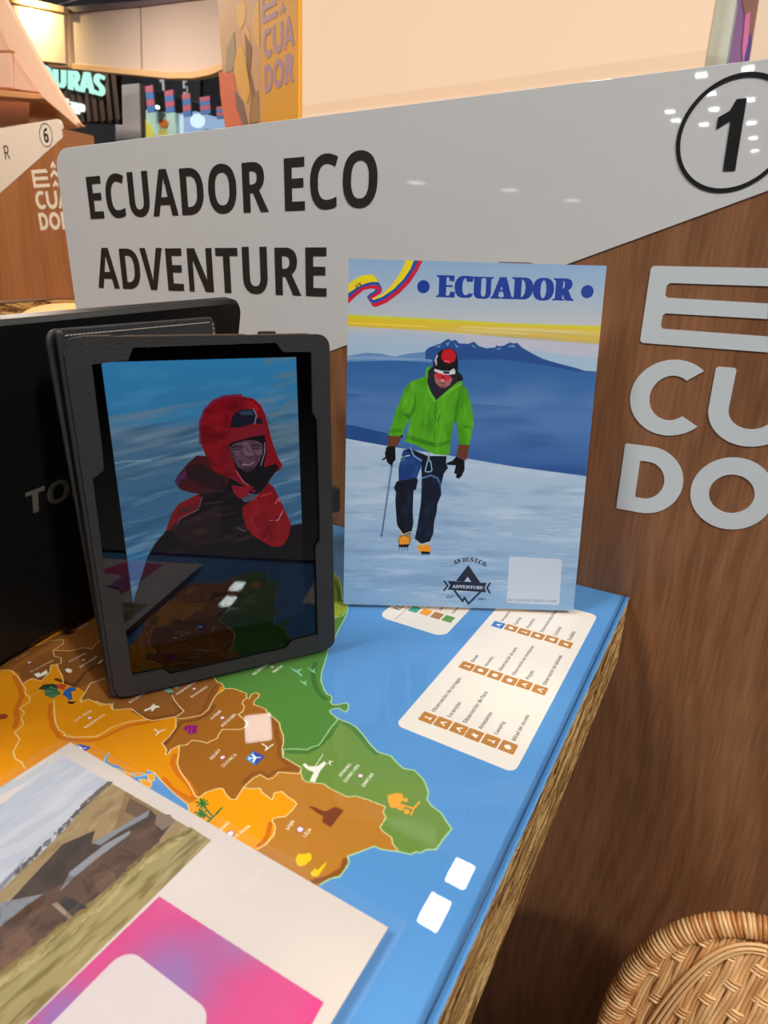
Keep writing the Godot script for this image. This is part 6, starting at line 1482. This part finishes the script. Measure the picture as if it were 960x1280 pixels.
	p.mottle(Color(0.189, 0.150, 0.137), [-1873, 4920, -1950, 4605, -1885, 4465, -1827, 4530, -1656, 4238, -1555, 4327, -1543, 4621, -1569, 4922, -1606, 5119, -1764, 5328], 0.9, 0.6, 81, 0.05, 0.5, 0.35, 0)
	p.mottle(Color(0.413, 0.354, 0.178), [-1533, 4470, -1530, 4348, -1513, 4264, -1483, 4190, -1325, 4194, -1320, 5186, -1326, 5679, -1637, 5387, -1591, 5127, -1561, 5006, -1556, 4895, -1541, 4782, -1532, 4630], 1.8, 0.3, 83, 0, 0.5, 0.65, 0)
	p.mottle(Color(0.684, 0.627, 0.446), [-1533, 4470, -1530, 4348, -1513, 4264, -1483, 4190, -1325, 4194, -1320, 5186, -1326, 5679, -1637, 5387, -1591, 5127, -1561, 5006, -1556, 4895, -1541, 4782, -1532, 4630], 2.2, 0.35, 85, 0.1, 0.5, 0.55, 0)
	p.fill(Color(0.792, 0.279, 0.507), [-1305, 4549, -377, 4525, -345, 4970, -1320, 5424])
	p.blush(Color(0.589, 0.450, 0.638), [-1305, 4549, -377, 4525, -345, 4970, -1320, 5424], [-846, 4450], 260.0)
	p.blush(Color(0.569, 0.422, 0.645), [-1305, 4549, -377, 4525, -345, 4970, -1320, 5424], [-977, 4789], 330.0)
	p.blush(Color(0.562, 0.402, 0.645), [-1305, 4549, -377, 4525, -345, 4970, -1320, 5424], [-1231, 5100], 200.0)
	p.blush(Color(0.813, 0.211, 0.501), [-1305, 4549, -377, 4525, -345, 4970, -1320, 5424], [-369, 4563], 130.0)
	p.fill(Color(0.813, 0.763, 0.761), [-715, 5555, -718, 5576, -726, 5595, -739, 5612, -755, 5624, -775, 5632, -795, 5635, -1155, 5635, -1175, 5632, -1195, 5624, -1211, 5612, -1224, 5595, -1232, 5576, -1235, 5555, -1235, 4865, -1232, 4844, -1224, 4825, -1211, 4809, -1195, 4796, -1175, 4788, -1155, 4785, -795, 4785, -775, 4788, -755, 4796, -739, 4809, -726, 4825, -718, 4844, -715, 4865])
	var t := thing("leaflet", "printed leaflet with a farmhouse photo and magenta block in a clear sleeve", "leaflet")
	var q := start(false)
	quad(q, Vector3(-0.2594, 0.0014, 0.4120), Vector3(-0.0310, 0.0014, 0.4120), Vector3(-0.0310, 0.0014, 0.587), Vector3(-0.2594, 0.0014, 0.587))
	obj("print", done(q), printed(p.texture(), 0.5, 0.3), t)
	obj("paper", box(Vector3(0.2284, 0.0004, 0.175)), mat(Color(0.813, 0.770, 0.741), 0.6), t, pos(-0.1452, 0.0011, 0.4995))
	var clear := mat(Color(1, 1, 1, 0.02), 0.04, 0.0, 0.36)
	clear.transparency = BaseMaterial3D.TRANSPARENCY_ALPHA
	var s := thing("clear_sleeve", "clear plastic sleeve around the farmhouse leaflet", "sleeve")
	var st := start()
	for k in 16:
		var z0 := 0.4065 + k * 0.0114
		for j in 16:
			var x0 := -0.2660 + j * 0.0151
			var f := func(x: float, z: float) -> Vector3: return Vector3(x, 0.0021 + 0.0008 * sin(x * 60.0 + z * 25.0) * sin(z * 48.0), z)
			for w in [f.call(x0, z0), f.call(x0 + 0.0151, z0), f.call(x0 + 0.0151, z0 + 0.0114), f.call(x0, z0), f.call(x0 + 0.0151, z0 + 0.0114), f.call(x0, z0 + 0.0114)]:
				st.add_vertex(w)
	obj("film", done(st), clear, s)
	obj("weld", box(Vector3(0.0012, 0.0006, 0.182)), clear, s, pos(-0.0252, 0.0009, 0.4975))


func chair() -> void:
	# rattan chair by the divider: wrapped arch, woven back, seat and legs
	var o := Vector3(0.19599, -0.21872, 0.10215)
	var lean := deg_to_rad(17.0)
	var t := thing("rattan_chair", "rattan chair with wrapped arched rim and woven cane back", "chair", pos(o.x, o.y, o.z))
	var tone := [mat(Color(0.88, 0.68, 0.46), 0.42), mat(Color(0.83, 0.61, 0.39), 0.42), mat(Color(0.93, 0.75, 0.53), 0.4), mat(Color(0.76, 0.52, 0.30), 0.45)]
	var up := Vector3(0, cos(lean), -sin(lean))
	var out := Vector3(0, sin(lean), cos(lean))
	var a := 0.1306
	var b := 0.1633
	var drop := 0.30
	var place := func(s: float, h: float, w: float) -> Vector3:
		return Vector3(s, 0, 0) + up * h + out * (w + 0.35 * s * s)
	var edge := func(s: float) -> float:   # height of the arch over s
		return -b + b * pow(maxf(0.0, 1.0 - pow(absf(s) / a, 2.2)), 1.0 / 2.2)
	var arch := PackedVector3Array()
	for k in 14:
		arch.append(place.call(-a, -drop - b + drop * k / 14.0, 0))
	for k in 61:
		var g := PI - PI * k / 60.0
		var s := a * signf(cos(g)) * pow(absf(cos(g)), 2 / 2.2)
		arch.append(place.call(s, -b + b * pow(sin(g), 2 / 2.2), 0))
	for k in 14:
		arch.append(place.call(a, -b - drop * (k + 1) / 14.0, 0))
	var st := start()
	tube(st, arch, 0.0075, 10)
	obj("rim", done(st), tone[1], t)
	# cane wound round the rim
	var run := Curve3D.new()
	for v in arch:
		run.add_point(v)
	var long := run.get_baked_length()
	var g := RandomNumberGenerator.new()
	g.seed = 12
	var turns := int(long / 0.0036)
	var wraps := [start(), start(), start()]
	for k in turns:
		var c := run.sample_baked(k * 0.0036 + 0.0018)
		var d := (run.sample_baked(minf(long, k * 0.0036 + 0.004)) - run.sample_baked(k * 0.0036)).normalized()
		d = (d + Vector3(g.randf_range(-0.09, 0.09), g.randf_range(-0.09, 0.09), g.randf_range(-0.09, 0.09))).normalized()
		var side := d.cross(out).normalized()
		var third := d.cross(side)
		var loop := PackedVector3Array()
		for i in 12:
			loop.append(c + (side * cos(TAU * i / 12) + third * sin(TAU * i / 12)) * (0.0080 + g.randf_range(0.0, 0.0004)))
		tube(wraps[g.randi() % 3], loop, 0.0021, 5, true)
	for i in 3:
		var w := obj("wrapping", done(wraps[i]), tone[[0, 3, 2][i]], t)
		w.set_meta("kind", "stuff")
	# plain weave: bundles of three upright canes, rows of three cross canes
	var pitch := 0.0110
	var row := 0.0235
	var count := int(2 * a / pitch) - 1
	for i in count + 6:
		var s0 := -a + pitch * (i + 1)
		for j in 3:
			var s := s0 + (j - 1) * 0.0036
			if s > a - 0.004:
				continue
			var top: float = edge.call(s) - 0.004
			var path := PackedVector3Array()
			for k in 66:
				var h := top - k * 0.0058
				if h < -drop - b + 0.02:
					break
				path.append(place.call(s + 0.0006 * sin(h * 90 + i) + 0.20 * (h - top), h, 0.0014 * (1 if i % 2 else -1) * cos(PI * h / row) + (0.002 if k == 0 else 0.0)))
			if path.size() > 2:
				st = start()
				tube(st, path, 0.00185, 6)
				obj("cane", done(st), tone[g.randi() % 3], t)
	for i in 14:
		var h0 := -0.020 - row * (i + 0.0)
		for j in 3:
			var h := h0 + (j - 1) * 0.0033
			var reach := a - 0.004
			if h > -b:
				reach = a * pow(1.0 - pow((h + b) / b, 2.2), 1 / 2.2) - 0.004
			var path := PackedVector3Array()
			for k in 81:
				var s := lerpf(-reach, reach, k / 80.0)
				path.append(place.call(s, h - 0.10 * s, -0.0006 - 0.0026 * (1 if i % 2 else -1) * -cos(PI * (s + a - 0.20 * h) / pitch)))
			st = start()
			tube(st, path, 0.0016, 6)
			obj("cross_cane", done(st), tone[1 + g.randi() % 2], t)
	# canes bent along the inside of the arch
	for j in 3:
		var path := PackedVector3Array()
		for k in 25:
			var f := k / 24.0
			var s := lerpf(-a * 0.78 + j * 0.005, -a * 0.22, f)
			path.append(place.call(s, edge.call(s) - 0.013 - j * 0.0036 - 0.07 * pow(1 - f, 2.5), 0.0040 + 0.001 * sin(j * 2.0)))
		st = start()
		tube(st, path, 0.0016, 6)
		obj("bent_cane", done(st), tone[2], t)
	# seat and legs, below the frame
	var deep := 0.30
	var base_y := -drop - b
	obj("seat", solid(rounded(-a, -0.02, a, deep, 0.06), -0.012, 0.012, 0.004), tone[0], t, Transform3D(Basis(Vector3.RIGHT, PI / 2), place.call(0.0, -drop - b * 0.6, 0.0)))
	var floor_y: float = -0.76 - o.y
	for s in [-a, a]:
		for z in [0.0, 0.27]:
			var p0: Vector3 = place.call(s, -drop - b * 0.6, 0.0) + Vector3(-0.01 * signf(s), 0, z)
			st = start()
			tube(st, PackedVector3Array([p0 + Vector3(0, 0.01, 0), p0.lerp(Vector3(p0.x, floor_y, p0.z), 0.5), Vector3(p0.x, floor_y, p0.z)]), 0.011, 8)
			obj("leg", done(st), tone[1], t)
